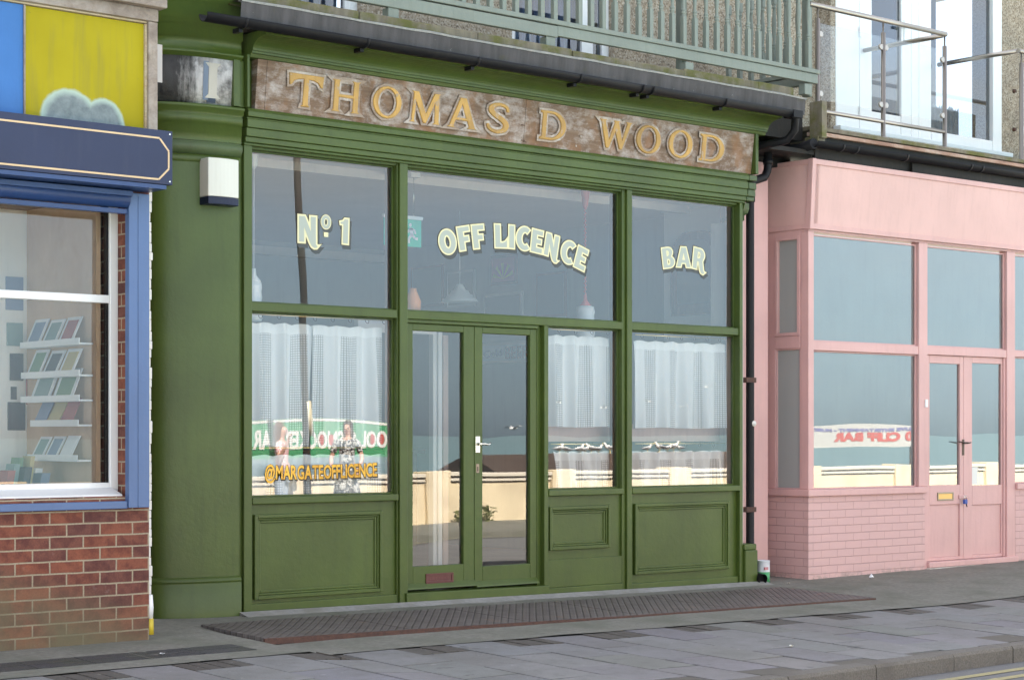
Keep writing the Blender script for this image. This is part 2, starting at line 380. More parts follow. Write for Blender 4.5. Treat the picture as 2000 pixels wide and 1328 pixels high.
M['bandline'] = rough_mat('dark_string_course', (.16, .12, .09), (.28, .22, .17), 18, .85, .3, .006)
M['lace'] = lace_mat()
M['creamletter'] = plain('cream_enamel', (.74, .69, .42), .4)
M['greyletter'] = plain('pale_grey_enamel', (.40, .44, .39), .4)
M['shadowletter'] = plain('lettering_shadow', (.055, .065, .07), .5)
M['goldleaf'] = paint('gold_leaf_lettering', (.72, .40, .07), .36, .5, .6, (.42, .10, .03), 0, metal=.8, bumps=.4)
M['inktext'] = plain('dark_outline', (.03, .02, .01), .5)
M['wallpaper'] = paint('bar_wall', (.36, .37, .38), .8, .05, .1)
M['ceiling'] = paint('bar_ceiling', (.6, .56, .54), .8, .04, .1)
M['barfloor'] = wood_board('bar_floor_boards', ((.16, .08, .04), (.22, .12, .07), (.28, .16, .1)), (.3, .2, .14), (14, 1, 1), .2)
M['brownwood'] = wood_board('brown_frame_wood', ((.09, .04, .025), (.14, .065, .04), (.2, .1, .06)), (.25, .15, .1), (2, 8, 2), .2)
M['pinkliner'] = paint('pinkish_inner_frame', (.5, .36, .32), .5, .08, .15)
M['ply'] = wood_board('plywood', ((.48, .32, .2), (.56, .39, .26), (.62, .45, .31)), (.62, .48, .35), (9, 1, .8), .2)
M['dispwhite'] = paint('display_white', (.72, .71, .68), .7, .05, .15)
M['dark'] = plain('dark_interior', (.012, .012, .013), .9)
M['sea'] = None

PRND = random.Random(21)
def pane(x0, x1, z0, z1, y, parent, g='glass', t=.006, xf=None, name='pane'):
    b = MB(); b.box(x0, x1, y, y + t, z0, z1)
    ta, tb_ = PRND.uniform(-.0012, .0012), PRND.uniform(-.0011, .0011)      # no two panes sit quite true
    for v in b.bm.verts:
        v.co.y += ta * (v.co.x - (x0 + x1) / 2) + tb_ * (v.co.z - (z0 + z1) / 2)
        if xf: v.co = xf @ v.co
    b.bm.faces.ensure_lookup_table()
    for f in b.bm.faces: f.material_index = 1
    b.bm.faces[2].material_index = 0
    return b.build(name, [M[g], M['clear']], parent)

# lettering: built-in font glyphs turned into meshes
def glyph(ch, size, off=0, ext=.0004, bevel=0):
    cu = bpy.data.curves.new('glyph', 'FONT'); cu.body = ch; cu.size = size; cu.offset = off; cu.extrude = ext
    cu.bevel_depth = bevel; cu.align_x = 'CENTER'; cu.resolution_u = 3
    ob = bpy.data.objects.new('glyph', cu); col.objects.link(ob)
    dg = bpy.context.evaluated_depsgraph_get()
    me = bpy.data.meshes.new_from_object(ob.evaluated_get(dg))
    bpy.data.objects.remove(ob); bpy.data.curves.remove(cu); return me
BLOCK = {}
def block_mesh(ch, size, off):
    w, loops = BLOCK[ch]; h = size * .70
    cu = bpy.data.curves.new('block', 'CURVE'); cu.dimensions = '2D'; cu.fill_mode = 'BOTH'; cu.extrude = .0004; cu.offset = off
    for lp_ in loops:
        s = cu.splines.new('POLY'); s.points.add(len(lp_) - 1); s.use_cyclic_u = True
        for p, (x, z) in zip(s.points, lp_): p.co = (x * h, z * h, 0, 1)
    ob = bpy.data.objects.new('block', cu); col.objects.link(ob); dg = bpy.context.evaluated_depsgraph_get()
    me = bpy.data.meshes.new_from_object(ob.evaluated_get(dg)); bpy.data.objects.remove(ob); bpy.data.curves.remove(cu); return me
def glyph_width(ch, size):
    me = glyph(ch, size, 0, 0)
    if not me.vertices: return size * .3
    xs = [v.co.x for v in me.vertices]; bpy.data.meshes.remove(me); return max(xs) - min(xs)
def lay(mb, me, mat4):
    n0 = len(mb.bm.verts); mb.bm.from_mesh(me); mb.bm.verts.ensure_lookup_table()
    for v in mb.bm.verts[n0:]: v.co = mat4 @ v.co
    bpy.data.meshes.remove(me)
FACE = Matrix(((1, 0, 0, 0), (0, 0, 1, 0), (0, 1, 0, 0), (0, 0, 0, 1)))   # glyph (x,y) -> (X,Z), glyph depth -> Y
def word(text, x0, x1, z, h, y, layers, parent, arc=0., sx=None, tilt=0., name='lettering', rise=0., xf=None, heights=None, block=False):
    """spread the characters of text between x0 and x1; z baseline, h cap height, arc = sagitta; layers = (part name, material, offset, dx, dz, dy)"""
    size = h / .70
    ws = [(BLOCK[c][0] * size * .7 if block else glyph_width(c, size)) if c != ' ' else size * .22 for c in text]
    gap = (.05 if block else .085) * size; tot = sum(ws) + gap * (len(text) - 1); k = (x1 - x0) / tot
    res = []
    for nm, m, off, dx, dz, dy in layers:
        mb = MB(); cx = x0
        for i, c in enumerate(text):
            w = ws[i] * k; mid = cx + w / 2; cx += w + gap * k
            if c == ' ': continue
            t = (mid - (x0 + x1) / 2) / ((x1 - x0) / 2)
            zz = z + arc * (1 - t * t) + rise * t; ang = math.atan2(arc * -2 * t + rise, (x1 - x0) / 2)
            hs = heights[i] if heights else 1
            me = block_mesh(c, size, off) if block else glyph(c, size, off)
            xs = [v.co.x for v in me.vertices]; c0 = BLOCK[c][0] * size * .35 if block else (max(xs) + min(xs)) / 2
            lay(mb, me, Matrix.Translation((mid + dx, y + dy - .00008 * i, zz + dz)) @ Matrix.Rotation(-ang, 4, 'Y') @ FACE @ Matrix.Diagonal((k * .98, hs, 1, 1)) @ Matrix.Translation((-c0, 0, 0)))
        if xf:
            for v in mb.bm.verts: v.co = xf @ v.co
        res.append(mb.build(nm, m, parent))
    return res

# ================================================================== SETTING
def gz(x, y):                                   # height of the pavement surface
    zx = 0 if x < 0 else -.010 * x if x < 5.5 else -.055 + .012 * (x - 5.5)
    zx = min(zx, 0) if x < 12 else 0
    return zx + .030 * max(min(y, .3), -3.8) - .004 + (.03 if x < -.75 else 0)
def KY(x): return -3.72 - .088 * max(0, min(16, 6 - x))      # the kerb runs slightly askew to the shop fronts
def sheet(name, m, x0, x1, y0, y1, nx, ny, dz=0, parent=None):
    b = MB()
    g = [[b.v((x0 + (x1 - x0) * i / nx, y0 + (y1 - y0) * j / ny, gz(x0 + (x1 - x0) * i / nx, y0 + (y1 - y0) * j / ny) + dz)) for j in range(ny + 1)] for i in range(nx + 1)]
    for i in range(nx):
        for j in range(ny): b.bm.faces.new([g[i][j], g[i + 1][j], g[i + 1][j + 1], g[i][j + 1]])
    return b.build(name, m, parent)
# slabs of the pavement, each with its own small height and tone
def slab_mat():
    m, nt, b = new_mat('paving_slab'); v = coords(nt)
    at = N(nt, 'ShaderNodeVertexColor'); at.layer_name = 'tone'
    n = noise_(nt, v, 130, 4, .7); n2 = noise_(nt, v, 2.6, 5, .6)
    cc = ramp(nt, n, [(.3, (.165, .163, .166)), (.7, (.235, .232, .234))])
    cc = mixc(nt, 1, cc, at.outputs[0], 'MULTIPLY')
    cc = mixc(nt, math_(nt, 'MULTIPLY', ramp(nt, n2, [(.42, (0, 0, 0)), (.7, (1, 1, 1))]), .45), cc, (.115, .112, .10))
    cc = mixc(nt, math_(nt, 'MULTIPLY', ramp(nt, noise_(nt, v, 11, 7, .72), [(.5, (0, 0, 0)), (.68, (1, 1, 1))]), .4), cc, (.1, .097, .09))
    st = ramp(nt, noise_(nt, v, 5.5, 3, .5), [(.70, (0, 0, 0)), (.735, (1, 1, 1))])
    cc = mixc(nt, math_(nt, 'MULTIPLY', st, .5), cc, (.07, .07, .07))
    gum = ramp(nt, noise_(nt, v, 17, 2, .4), [(.74, (0, 0, 0)), (.755, (1, 1, 1))])
    cc = mixc(nt, math_(nt, 'MULTIPLY', gum, .5), cc, (.36, .35, .34))
    nt.links.new(cc, b.inputs['Base Color']); b.inputs['Roughness'].default_value = .8; bump(nt, b, n, .25, .004); return m
def slabs():
    b = MB(); lay_ = b.bm.loops.layers.color.new('tone'); rnd = random.Random(3)
    def slab(x0, x1, y0, y1, tone, drop=0):
        g = .006; h = rnd.uniform(-.0025, .0025) - drop; t = rnd.uniform(-.002, .002)
        top = [(x0 + g, y0 + g), (x1 - g, y0 + g), (x1 - g, y1 - g), (x0 + g, y1 - g)]
        vs = [b.v((x, y, gz(x, y) + h + t * (1 if x > x0 + .1 else -1))) for x, y in top]
        lo = [b.v((x, y, gz(x, y) - .03)) for x, y in top]
        fs = [b.bm.faces.new(vs)] + [b.bm.faces.new([vs[i], lo[i], lo[(i + 1) % 4], vs[(i + 1) % 4]]) for i in range(4)]
        for f in fs:
            for l in f.loops: l[lay_] = (*tone, 1)
    x = -9.; i = 0
    while x < 30:
        w = .40
        y = -1.98
        def tn(): k = rnd.uniform(.94, 1.05); return (k, k * rnd.uniform(.98, 1.02), k * rnd.uniform(.97, 1.04))
        if i % 2 == 0:
            for q in range(4):       # row of dark setts closing the staggered end
                slab(x + q * w / 4, x + (q + 1) * w / 4, y - .28, y, (.66, .62, .58), .001)
            y -= .28
        ye = KY(x + w / 2) + .150
        while y > ye + .07:
            y1 = max(y - .6, ye)
            if y - y1 < .35: slab(x, x + w, y1, y, (.72, .69, .63), .002)
            else: slab(x, x + w, y1, y, tn())
            y = y1
        x += w; i += 1
    o = b.build('pavement', slab_mat()); struct(o)
slabs()
_bed = struct(sheet('pavement_bed', M['concrete'], -9, 30, -3.58, .6, 80, 6, -.03))
for _q in _bed.data.vertices:
    if _q.co.y < -3.5: _q.co.y = KY(_q.co.x) + .08
# concrete apron between the slabs and the shop fronts, built as one sheet with an uneven edge
def apron():
    b = MB(); xs = [-9 + i * .12 for i in range(326)]; ys = [-1.985, -1.7, -1.35, -.9, -.45, .05, .6]
    g = []
    for x in xs:
        row = []
        for j, y in enumerate(ys):
            yy = y + (.018 * noise.noise(Vector((x * 3, 0, 2))) if j == 0 else 0)
            row.append(b.v((x, yy, gz(x, yy) + .006 + .004 * noise.noise(Vector((x * 2, y * 2, 0))))))
        g.append(row)
    for i in range(len(xs) - 1):
        for j in range(len(ys) - 1): b.bm.faces.new([g[i][j], g[i + 1][j], g[i + 1][j + 1], g[i][j + 1]])
    struct(b.build('pavement_apron', M['concrete']))
apron()
def kerb():
    b = MB(); x = -9.; rnd = random.Random(5)
    while x < 30:
        L = rnd.choice((.9, .9, .75)); a = gz(x, -3.6) - .004; c = gz(x + L, -3.6) - .004; o = rnd.uniform(-.004, .004)
        ya, yb = KY(x) + o, KY(x + L) + o; h_ = .146
        b.hexa([(x + .004, ya + .012, a), (x + .004, ya, a - .02), (x + .004, ya, a - .3), (x + .004, ya + h_, a - .3), (x + .004, ya + h_, a)],
               [(x + L - .004, yb + .012, c), (x + L - .004, yb, c - .02), (x + L - .004, yb, c - .3), (x + L - .004, yb + h_, c - .3), (x + L - .004, yb + h_, c)])
        x += L
    struct(b.build('kerb', M['kerb']))
kerb()
def road():
    b = MB(); xs = [-60, -20, -9, 0, 5.5, 12, 20, 30, 60, 120]; ys = [-3.4, -6.8, -10]
    zz = lambda x, y: gz(x, -3.7) - .125 + .07 * math.sin(max(0, min(1, (-y - 3.4) / 6.6)) * math.pi)
    g = [[b.v((x, y, zz(x, y))) for y in ys] for x in xs]
    for i in range(len(xs) - 1):
        for j in range(2): b.bm.faces.new([g[i][j], g[i + 1][j], g[i + 1][j + 1], g[i][j + 1]])
    struct(b.build('road', M['tarmac']))
    ym = rough_mat('worn_yellow_line', (.2, .19, .13), (.42, .36, .16), 40, .8, .2, .003)
    b = MB()
    for y0 in (-4.02, -4.24, -9.5):
        xs = [-9 + i * 1.0 for i in range(70)]
        for xa, xb in zip(xs, xs[1:]):
            za = lambda x, y: gz(x, -3.7) - .121 + .07 * (math.sin(max(0, min(1, (-y - 3.4) / 6.6)) * math.pi) if y < -6.8 else (-y - 3.4) / 3.4)
            da, db = (KY(xa) + 3.72, KY(xb) + 3.72) if y0 > -6 else (0, 0)
            b.face([(xa, y0 + da, za(xa, y0 + da)), (xb, y0 + db, za(xb, y0 + db)), (xb, y0 + db + .085, za(xb, y0 + db + .085)), (xa, y0 + da + .085, za(xa, y0 + da + .085))])
    struct(b.build('road_marking', ym))
road()
def far_side():
    b = MB(); b.box(-60, 120, -12.4, -9.75, -.6, -.14); b.box(-60, 120, -9.75, -9.6, -.6, -.15)
    struct(b.build('far_pavement', M['concrete']))
    b = MB(); b.face([(-4000, -16.5, -9), (9000, -16.5, -9), (9000, -9000, -9), (-4000, -9000, -9)])
    m, nt, bb = new_mat('sea_water'); bb.inputs['Base Color'].default_value = (.11, .2, .215, 1); bb.inputs['Roughness'].default_value = .3
    bump(nt, bb, noise_(nt, coords(nt, (.3, 1.2, 1)), 1.2, 4), .6, .4)
    struct(b.build('sea', m))
    b = MB(); b.box(-60, 120, -16.5, -12.58, -9.2, -.35); struct(b.build('cliff', M['concrete']))
far_side()
struct(sheet('ground', M['concrete'], -40, 60, .55, 40, 4, 4, -.05))
# dark drain strip in front of the left shop
b = MB()
for i in range(9):
    for j in range(2):
        x0 = -4.3 + i * .36; y0 = -1.75 + j * .15
        if x0 + .35 > -1.02: continue
        b.hexa([(x0, y0, gz(x0, y0) + .008), (x0 + .352, y0, gz(x0, y0) + .008), (x0 + .352, y0 + .142, gz(x0, y0) + .012), (x0, y0 + .142, gz(x0, y0) + .012)],
               [(x0, y0, gz(x0, y0) - .02), (x0 + .352, y0, gz(x0, y0) - .02), (x0 + .352, y0 + .142, gz(x0, y0) - .02), (x0, y0 + .142, gz(x0, y0) - .02)])
struct(b.build('drain_strip', rough_mat('dark_wet_setts', (.02, .019, .022), (.08, .075, .082), 60, .7, .8, .01, (.05, .055, .035))))

# cellar cover of ribbed iron in front of the green shop
def cellar():
    t = thing('cellar_cover', 'long rusty brown ribbed iron cellar cover on the pavement before the green shop', 'cellar cover', (2.4, -.8, 0))
    m, nt, bb = new_mat('ribbed_iron'); v = coords(nt)
    sp = N(nt, 'ShaderNodeSeparateXYZ'); nt.links.new(v, sp.inputs[0])
    def groove(a, pitch, wid):
        q = math_(nt, 'ADD', math_(nt, 'MULTIPLY', sp.outputs[0], math.cos(a) / pitch), math_(nt, 'MULTIPLY', sp.outputs[1], -math.sin(a) / pitch))
        t_ = math_(nt, 'ABSOLUTE', math_(nt, 'SUBTRACT', math_(nt, 'FRACT', q), .5))
        return math_(nt, 'MULTIPLY', math_(nt, 'SUBTRACT', t_, .5 - wid), 1 / wid, True)
    g1 = groove(R(41), .05, .2); g2 = groove(R(-49), .05, .12)
    grv = math_(nt, 'MAXIMUM', g1, math_(nt, 'MULTIPLY', g2, .45))
    n = noise_(nt, v, 6, 6, .65); cc = ramp(nt, n, [(.3, (.10, .082, .078)), (.7, (.165, .145, .138))])
    cc = mixc(nt, math_(nt, 'MULTIPLY', grv, .5), cc, (.03, .023, .023))
    cc = mixc(nt, ramp(nt, noise_(nt, v, 3, 6, .7), [(.62, (0, 0, 0)), (.74, (.7, .7, .7))]), cc, (.2, .085, .03))
    cc = mixc(nt, ramp(nt, noise_(nt, v, 40, 3, .7), [(.72, (0, 0, 0)), (.76, (.6, .6, .6))]), cc, (.4, .38, .34))
    nt.links.new(cc, bb.inputs['Base Color']); bb.inputs['Roughness'].default_value = .6; bb.inputs['Metallic'].default_value = .25
    bump(nt, bb, math_(nt, 'MULTIPLY', grv, -1.), .9, .006)
    cuts = [(-.66, -.80), (.42, .42), (1.46, 1.46), (2.5, 2.5), (3.5, 3.5), (4.5, 4.5), (5.2, 5.26)]
    for (ta, ba), (tb, bb_) in zip(cuts, cuts[1:]):
        b = MB(); g = .004
        q = [(ta + g, -.42), (ba + g, -1.41), (bb_ - g, -1.41), (tb - g, -.42)]
        b.hexa([(x, y, gz(x, y) + .022) for x, y in q], [(x, y, gz(x, y) - .01) for x, y in q])
        b.build('plate', m, t, .003)
    b = MB()
    for (xa, xb) in ((-.80, 2.5), (2.5, 5.26)):
        b.hexa([(xa, -1.435, gz(xa, -1.43) + .018), (xb, -1.435, gz(xb, -1.43) + .018), (xb, -1.413, gz(xb, -1.41) + .018), (xa, -1.413, gz(xa, -1.41) + .018)],
               [(xa, -1.435, gz(xa, -1.43) - .02), (xb, -1.435, gz(xb, -1.43) - .02), (xb, -1.413, gz(xb, -1.41) - .02), (xa, -1.413, gz(xa, -1.41) - .02)])
    b.build('rim', M['iron'], t)
cellar()

# ================================================================== GREEN SHOP
shop = thing('shop_building', 'green timber shopfront with a gilt carved name board, three glazed bays and a double door', 'shop')
G = M['green']
# stone footing
b = MB()
xs = [-.05 + i * .13 for i in range(41)]
for xa, xb in zip(xs, xs[1:]):
    ya, yb = -.035 + .012 * noise.noise(Vector((xa * 3, 0, 0))), -.035 + .012 * noise.noise(Vector((xb * 3, 0, 0)))
    b.hexa([(xa, ya, gz(xa, 0) - .1), (xb, yb, gz(xb, 0) - .1), (xb, yb, -.012 * xb - .012), (xa, ya, -.012 * xa - .012)],
           [(xa, .4, gz(xa, 0) - .1), (xb, .4, gz(xb, 0) - .1), (xb, .4, -.012 * xb - .012), (xa, .4, -.012 * xa - .012)])
b.build('footing', M['stone'], shop)
b = MB()       # uneven mortar fillet along the footing
xs = [-.1 + i * .15 for i in range(38)]
for xa, xb in zip(xs, xs[1:]):
    ya, yb = -.13 - .035 * noise.noise(Vector((xa * 2.5, 4, 0))), -.13 - .035 * noise.noise(Vector((xb * 2.5, 4, 0)))
    b.hexa([(xa, ya, gz(xa, ya) + .008), (xb, yb, gz(xb, yb) + .008), (xb, -.03, gz(xb, 0) + .03), (xa, -.03, gz(xa, 0) + .03)],
           [(xa, ya, -.2), (xb, yb, -.2), (xb, -.03, -.2), (xa, -.03, -.2)])
b.build('doorstep', rough_mat('pale_mortar', (.22, .22, .215), (.36, .35, .34), 18, .9, .5, .008, (.2, .195, .17)), shop)
H = 3.352; TR1, TR0 = 2.236, 2.172; S1, S0 = .837, .785
mull = [(-.045, .026), (1.349, 1.427), (3.752, 3.812), (5.146, 5.188)]
b = MB()
for i, (x0, x1) in enumerate(mull):
    zb = -.012 * x0 - .006
    b.box(x0, x1, 0, .17, zb, H + .05)
for x in (1.336, 3.712):                       # stepped bead beside the mullions
    b.box(x, x + (.013 if x < 2 else .040), .022, .17, -.012 * x - .006, H + .05)
b.box(2.822, 2.868, .004, .17, -.03, TR0)       # door jamb post
b.build('mullion', G, shop, .006)
b = MB()
spans = [(.026, 1.336), (1.427, 3.712), (3.812, 5.146)]
for x0, x1 in spans: b.box(x0, x1, .012, .15, TR0, TR1)
b.build('transom', G, shop, .006)
for x0, x1 in ((.026, 1.336), (2.868, 3.712), (3.812, 5.146)):
    b = MB(); b.box(x0, x1, -.004, .15, S0, S1); b.build('sill', G, shop, .008)
b = MB()
for x0, x1 in spans: b.box(x0, x1, .03, .15, H - .018, H + .05)
b.build('head', G, shop, .004)
def stall(x0, x1, z0, px0, px1, pz0, pz1, board=None):
    b = MB(); b.box(x0, x1, .045, .12, z0, S0); bd = b.build('stall_panel', G, shop)
    b = MB()
    b.frame(px0, px1, pz0, pz1, .028, .012, .045)
    b.frame(px0 + .028, px1 - .028, pz0 + .028, pz1 - .028, .016, .026, .045)
    b.frame(px0 + .044, px1 - .044, pz0 + .044, pz1 - .044, .02, .035, .045)
    b.build('moulding', G, bd, .005)
    b = MB(); zz = -.012 * x0 - .004
    b.box(x0, x1, .018, .12, zz, zz + .075)
    if board: b.box(x0, x1, .022, .0449, zz + .075, board)
    b.build('base_rail', G, bd, .005)
stall(.026, 1.336, 0, .055, 1.2, .10, .712)
stall(2.868, 3.712, -.04, 2.892, 3.576, .342, .698, .265)
stall(3.812, 5.146, -.05, 3.862, 5.034, .098, .700)
# plinth block and stone jamb at the right end
b = MB(); b.box(5.19, 5.352, -.03, .3, -.066, .255); b.box(5.185, 5.345, -.022, .3, .255, .31)
b.build('plinth', G, shop, .01)
b = MB(); b.box(5.19, 5.245, .05, .4, .31, 3.2); b.build('jamb', M['whiteold'], shop, .004)
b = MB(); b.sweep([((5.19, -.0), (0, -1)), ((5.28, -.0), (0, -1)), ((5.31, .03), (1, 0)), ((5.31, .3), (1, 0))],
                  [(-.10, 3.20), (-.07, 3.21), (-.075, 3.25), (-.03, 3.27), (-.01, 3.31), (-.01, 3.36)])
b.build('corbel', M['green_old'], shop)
# windows: (glass bay, z range)
GY = .082
def window(name_, x0, x1, z0, z1, liner=True, top_liner='pinkliner', right_liner='pinkliner', g='glass', lab=None):
    b = MB(); w = .012
    b.frame(x0, x1, z0, z1, w, GY - .014, GY + .02)
    wd = b.build('window', G, shop, .002)
    if lab: wd['label'] = lab
    pn = pane(x0 + w, x1 - w, z0 + w, z1 - w, GY, wd, g)
    if liner:
        b = MB(); b.box(x0 - .02, x0 + .006, GY + .021, GY + .085, z0, z1); b.box(x1 - .006, x1 + .02, GY + .021, GY + .085, z0, z1)
        b.build('inner_frame', M[right_liner], wd)
        b = MB(); b.box(x0 + .006, x1 - .006, GY + .021, GY + .085, z1 - .008, z1 + .03); b.build('inner_head', M[top_liner], wd)
    return wd, pn
w1u, p1u = window('a', .026, 1.336, TR1, H - .018, g='glass')
w1l, p1l = window('b', .026, 1.336, S1, TR0, g='glass')
w2u, p2u = window('c', 1.427, 3.712, TR1, H - .018, top_liner='brownwood', right_liner='brownwood')
w2l, p2l = window('d', 2.868, 3.712, S1, TR0, right_liner='brownwood', top_liner='brownwood')
w3u, p3u = window('e', 3.812, 5.146, TR1, H - .018)
w3l, p3l = window('f', 3.812, 5.146, S1, TR0)
# doors
DY = .05
b = MB(); b.box(1.427, 1.437, .03, .15, .06, TR0); b.box(2.782, 2.822, .05, .15, .06, TR0); b.box(1.437, 2.782, .03, .15, 2.145, TR0)
b.build('door_frame', G, shop, .003)
def door(x0, x1, gx0, gx1, gz0, gz1, zt, zb, kind):
    b = MB()
    b.box(x0, gx0, DY, DY + .045, zb, zt); b.box(gx1, x1, DY, DY + .045, zb, zt)
    b.box(gx0, gx1, DY, DY + .045, gz1, zt); b.box(gx0, gx1, DY, DY + .045, zb, gz0)
    d = b.build('door', G, shop, .005)
    pane(gx0 - .004, gx1 + .004, gz0 - .004, gz1 + .004, DY + .028, d, 'glass_old')
    b = MB(); b.hexa([(x0, DY - .03, zb + .012), (x0, DY - .034, zb), (x0, DY, zb), (x0, DY, zb + .045)], [(x1, DY - .03, zb + .012), (x1, DY - .034, zb), (x1, DY, zb), (x1, DY, zb + .045)])
    b.build('weather_bar', G, d)
    return d
gl0, gl1 = X(805, .06), X(904, .06); gr0, gr1 = X(941, .06), X(1034, .06); ms = X(926.5, DY)
d1 = door(1.439, ms - .002, gl0, gl1, .272, 2.088, 2.142, .098, 0)
d2 = door(ms + .002, 2.78, gr0, gr1, .245, 2.09, 2.142, .085, 1)
b = MB(); b.hexa([(1.40, -.02, .078), (2.86, -.02, .062), (2.86, .12, .072), (1.40, .12, .088)], [(1.40, -.02, -.0), (2.86, -.02, -.04), (2.86, .12, -.04), (1.40, .12, 0)])
b.build('threshold', G, shop, .006)
# door furniture
hx = X(934, DY - .01); hz1, hz0 = Z(934, 852, DY), Z(934, 884, DY)
b = MB(); b.box(hx - .022, hx + .024, DY - .006, DY, hz0, hz1); hd = b.build('handle', M['chrome'], d2, .003)
hz = (hz0 + hz1) / 2 + .005
b = MB(); b.lathe([(.013, 0), (.013, -.012), (.009, -.016), (.009, -.045)], (hx, DY - .005, hz), 12, 'Y')
b.tube([(hx, DY - .045, hz), (hx + .04, DY - .048, hz + .0), (hx + .07, DY - .048, hz - .006), (hx + .09, DY - .046, hz - .002), (hx + .102, DY - .042, hz + .012)], [.010, .009, .007, .006, .005], 8)
b.build('lever', M['chrome'], hd)
kz1, kz0 = Z(934, 906, DY), Z(934, 923, DY)
b = MB(); b.box(hx - .014, hx + .016, DY - .004, DY, kz0, kz1); kp = b.build('keyhole_plate', plain('dull_brass', (.34, .26, .2), .45, .6), d2, .002)
b = MB(); b.box(hx - .003, hx + .004, DY - .006, DY - .0041, kz0 + .012, kz1 - .02); b.build('keyhole', M['dark'], kp)
lx0, lx1 = X(831, DY), X(885, DY); lz1, lz0 = Z(858, 1118.5, DY), Z(858, 1138, DY)
redm = paint('dull_red_letter_plate', (.10, .022, .022), .4, .2, .3, (.2, .1, .08), .2, (.2, .08, .07))
b = MB(); b.frame(lx0, lx1, lz0, lz1, .018, DY - .008, DY); lp = b.build('letter_plate', redm, d1, .002)
b = MB(); b.box(lx0 + .018, lx1 - .018, DY - .003, DY, lz0 + .018, lz1 - .018); b.build('flap', redm, lp)
word('LETTERS', lx0 + .045, lx1 - .045, lz0 + .031, .018, DY - .0036, [('embossing', plain('red_relief', (.16, .04, .04), .4), .0, 0, 0, 0)], lp)

# architrave below the sign, cornice above it
def arch_prof(): return [(.0, H + .05), (-.0, H + .0505), (-.012, H + .055)]
b = MB()
for y0, z0, z1 in ((-.012, 3.352, 3.372), (-.030, 3.372, 3.412), (-.044, 3.412, 3.474), (-.056, 3.474, 3.535), (-.046, 3.535, 3.550), (-.066, 3.550, 3.590)):
    b.box(-.05, 5.20, y0, .2, z0 + .0005, z1)
b.ext([(-.066, 3.590), (-.05, 3.612), (.2, 3.612), (.2, 3.590)], -.05, 5.20)
b.ext([(.0, 3.30), (-.02, 3.352), (.1, 3.352), (.1, 3.30)], 5.19, 5.20)
b.build('architrave', G, shop, .005)
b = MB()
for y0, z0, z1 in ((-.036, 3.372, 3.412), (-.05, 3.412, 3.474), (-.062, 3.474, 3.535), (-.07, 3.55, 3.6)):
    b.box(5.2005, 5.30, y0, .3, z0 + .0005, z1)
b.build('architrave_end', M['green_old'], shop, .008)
COR = [(.10, 3.968), (-.062, 3.968), (-.072, 3.972), (-.082, 3.995), (-.098, 3.997), (-.100, 4.012), (-.108, 4.014)]
for k in range(9):
    a = k / 8 * math.pi / 2; COR.append((-.108 - .155 * (1 - math.cos(a)), 4.014 + .085 * math.sin(a)))
COR += [(-.275, 4.101), (-.275, 4.118), (-.30, 4.120), (-.30, 4.14), (.10, 4.14)]
b = MB(); b.ext(COR, -.04, 5.40); b.build('cornice', M['green'], shop)
b = MB(); b.box(-.04, 5.3, .02, .3, 3.612, 3.97); b.box(-.06, -.04, -.07, .2, 3.612, 3.99); b.box(5.262, 5.30, -.085, .2, 3.612, 3.97)
b.build('sign_backing', G, shop, .004)
# bowed pilaster on the left
A_, B_, CX_, CY_ = .60, .22, -.10, .22
def bow(extra=0, n=22):
    pts = [((-.085, 0.), (0, -1)), ]
    for k in range(n + 1):
        t = k / n * math.pi / 2
        x, y = CX_ - A_ * math.sin(t), CY_ - B_ * math.cos(t)
        nx, ny = -math.sin(t) / A_, -math.cos(t) / B_; l = math.hypot(nx, ny)
        pts.append(((x, y), (nx / l, ny / l)))
    pts.append(((CX_ - A_, 1.25), (-1, 0)))
    return pts
BW = bow()
b = MB(); b.sweep(BW, [(.0, .28), (.0, 3.20)]); b.sweep(BW, [(.0, 3.20), (.012, 3.215), (.012, 3.255), (-.01, 3.256)])
pl = b.build('pilaster', G, shop)
b = MB(); b.box(-.0849, -.0452, .03, .2, -.0, 3.36); b.build('shadow_gap', M['green'], shop)
b = MB(); b.sweep(BW, [(.03, -.03), (.03, .235), (.022, .245), (.03, .25), (.03, .262), (.008, .285), (.0, .285)]); b.build('pilaster_base', G, shop)
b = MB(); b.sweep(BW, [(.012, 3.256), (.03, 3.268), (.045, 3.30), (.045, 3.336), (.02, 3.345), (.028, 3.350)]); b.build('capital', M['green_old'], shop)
b = MB(); b.sweep(BW, [(.028, 3.351), (.030, 3.41), (.034, 3.412), (.034, 3.474), (.045, 3.476), (.045, 3.53), (.035, 3.54), (.06, 3.55), (.06, 3.575), (.075, 3.58), (.07, 3.60), (.0, 3.612)]); b.build('frieze', G, shop)
b = MB(); b.sweep(BW, [(.0, 3.612), (.0, 3.62)])
b.sweep(BW, [(.0, 3.93), (.035, 3.935), (.04, 3.955), (.055, 3.957), (.058, 3.975), (.03, 3.985), (.028, 4.075), (.05, 4.077), (.05, 4.16), (.09, 4.165), (.09, 4.185), (.12, 4.19), (.12, 4.3), (.16, 4.31), (.16, 4.4), (-.1, 4.41)])
b.build('pilaster_cornice', G, shop)
b = MB(); b.box(-.155, -.1, -.04, .0, 3.613, 3.945); b.box(-.098, -.062, -.028, .05, 3.613, 3.945); b.build('end_stile', G, shop, .004)
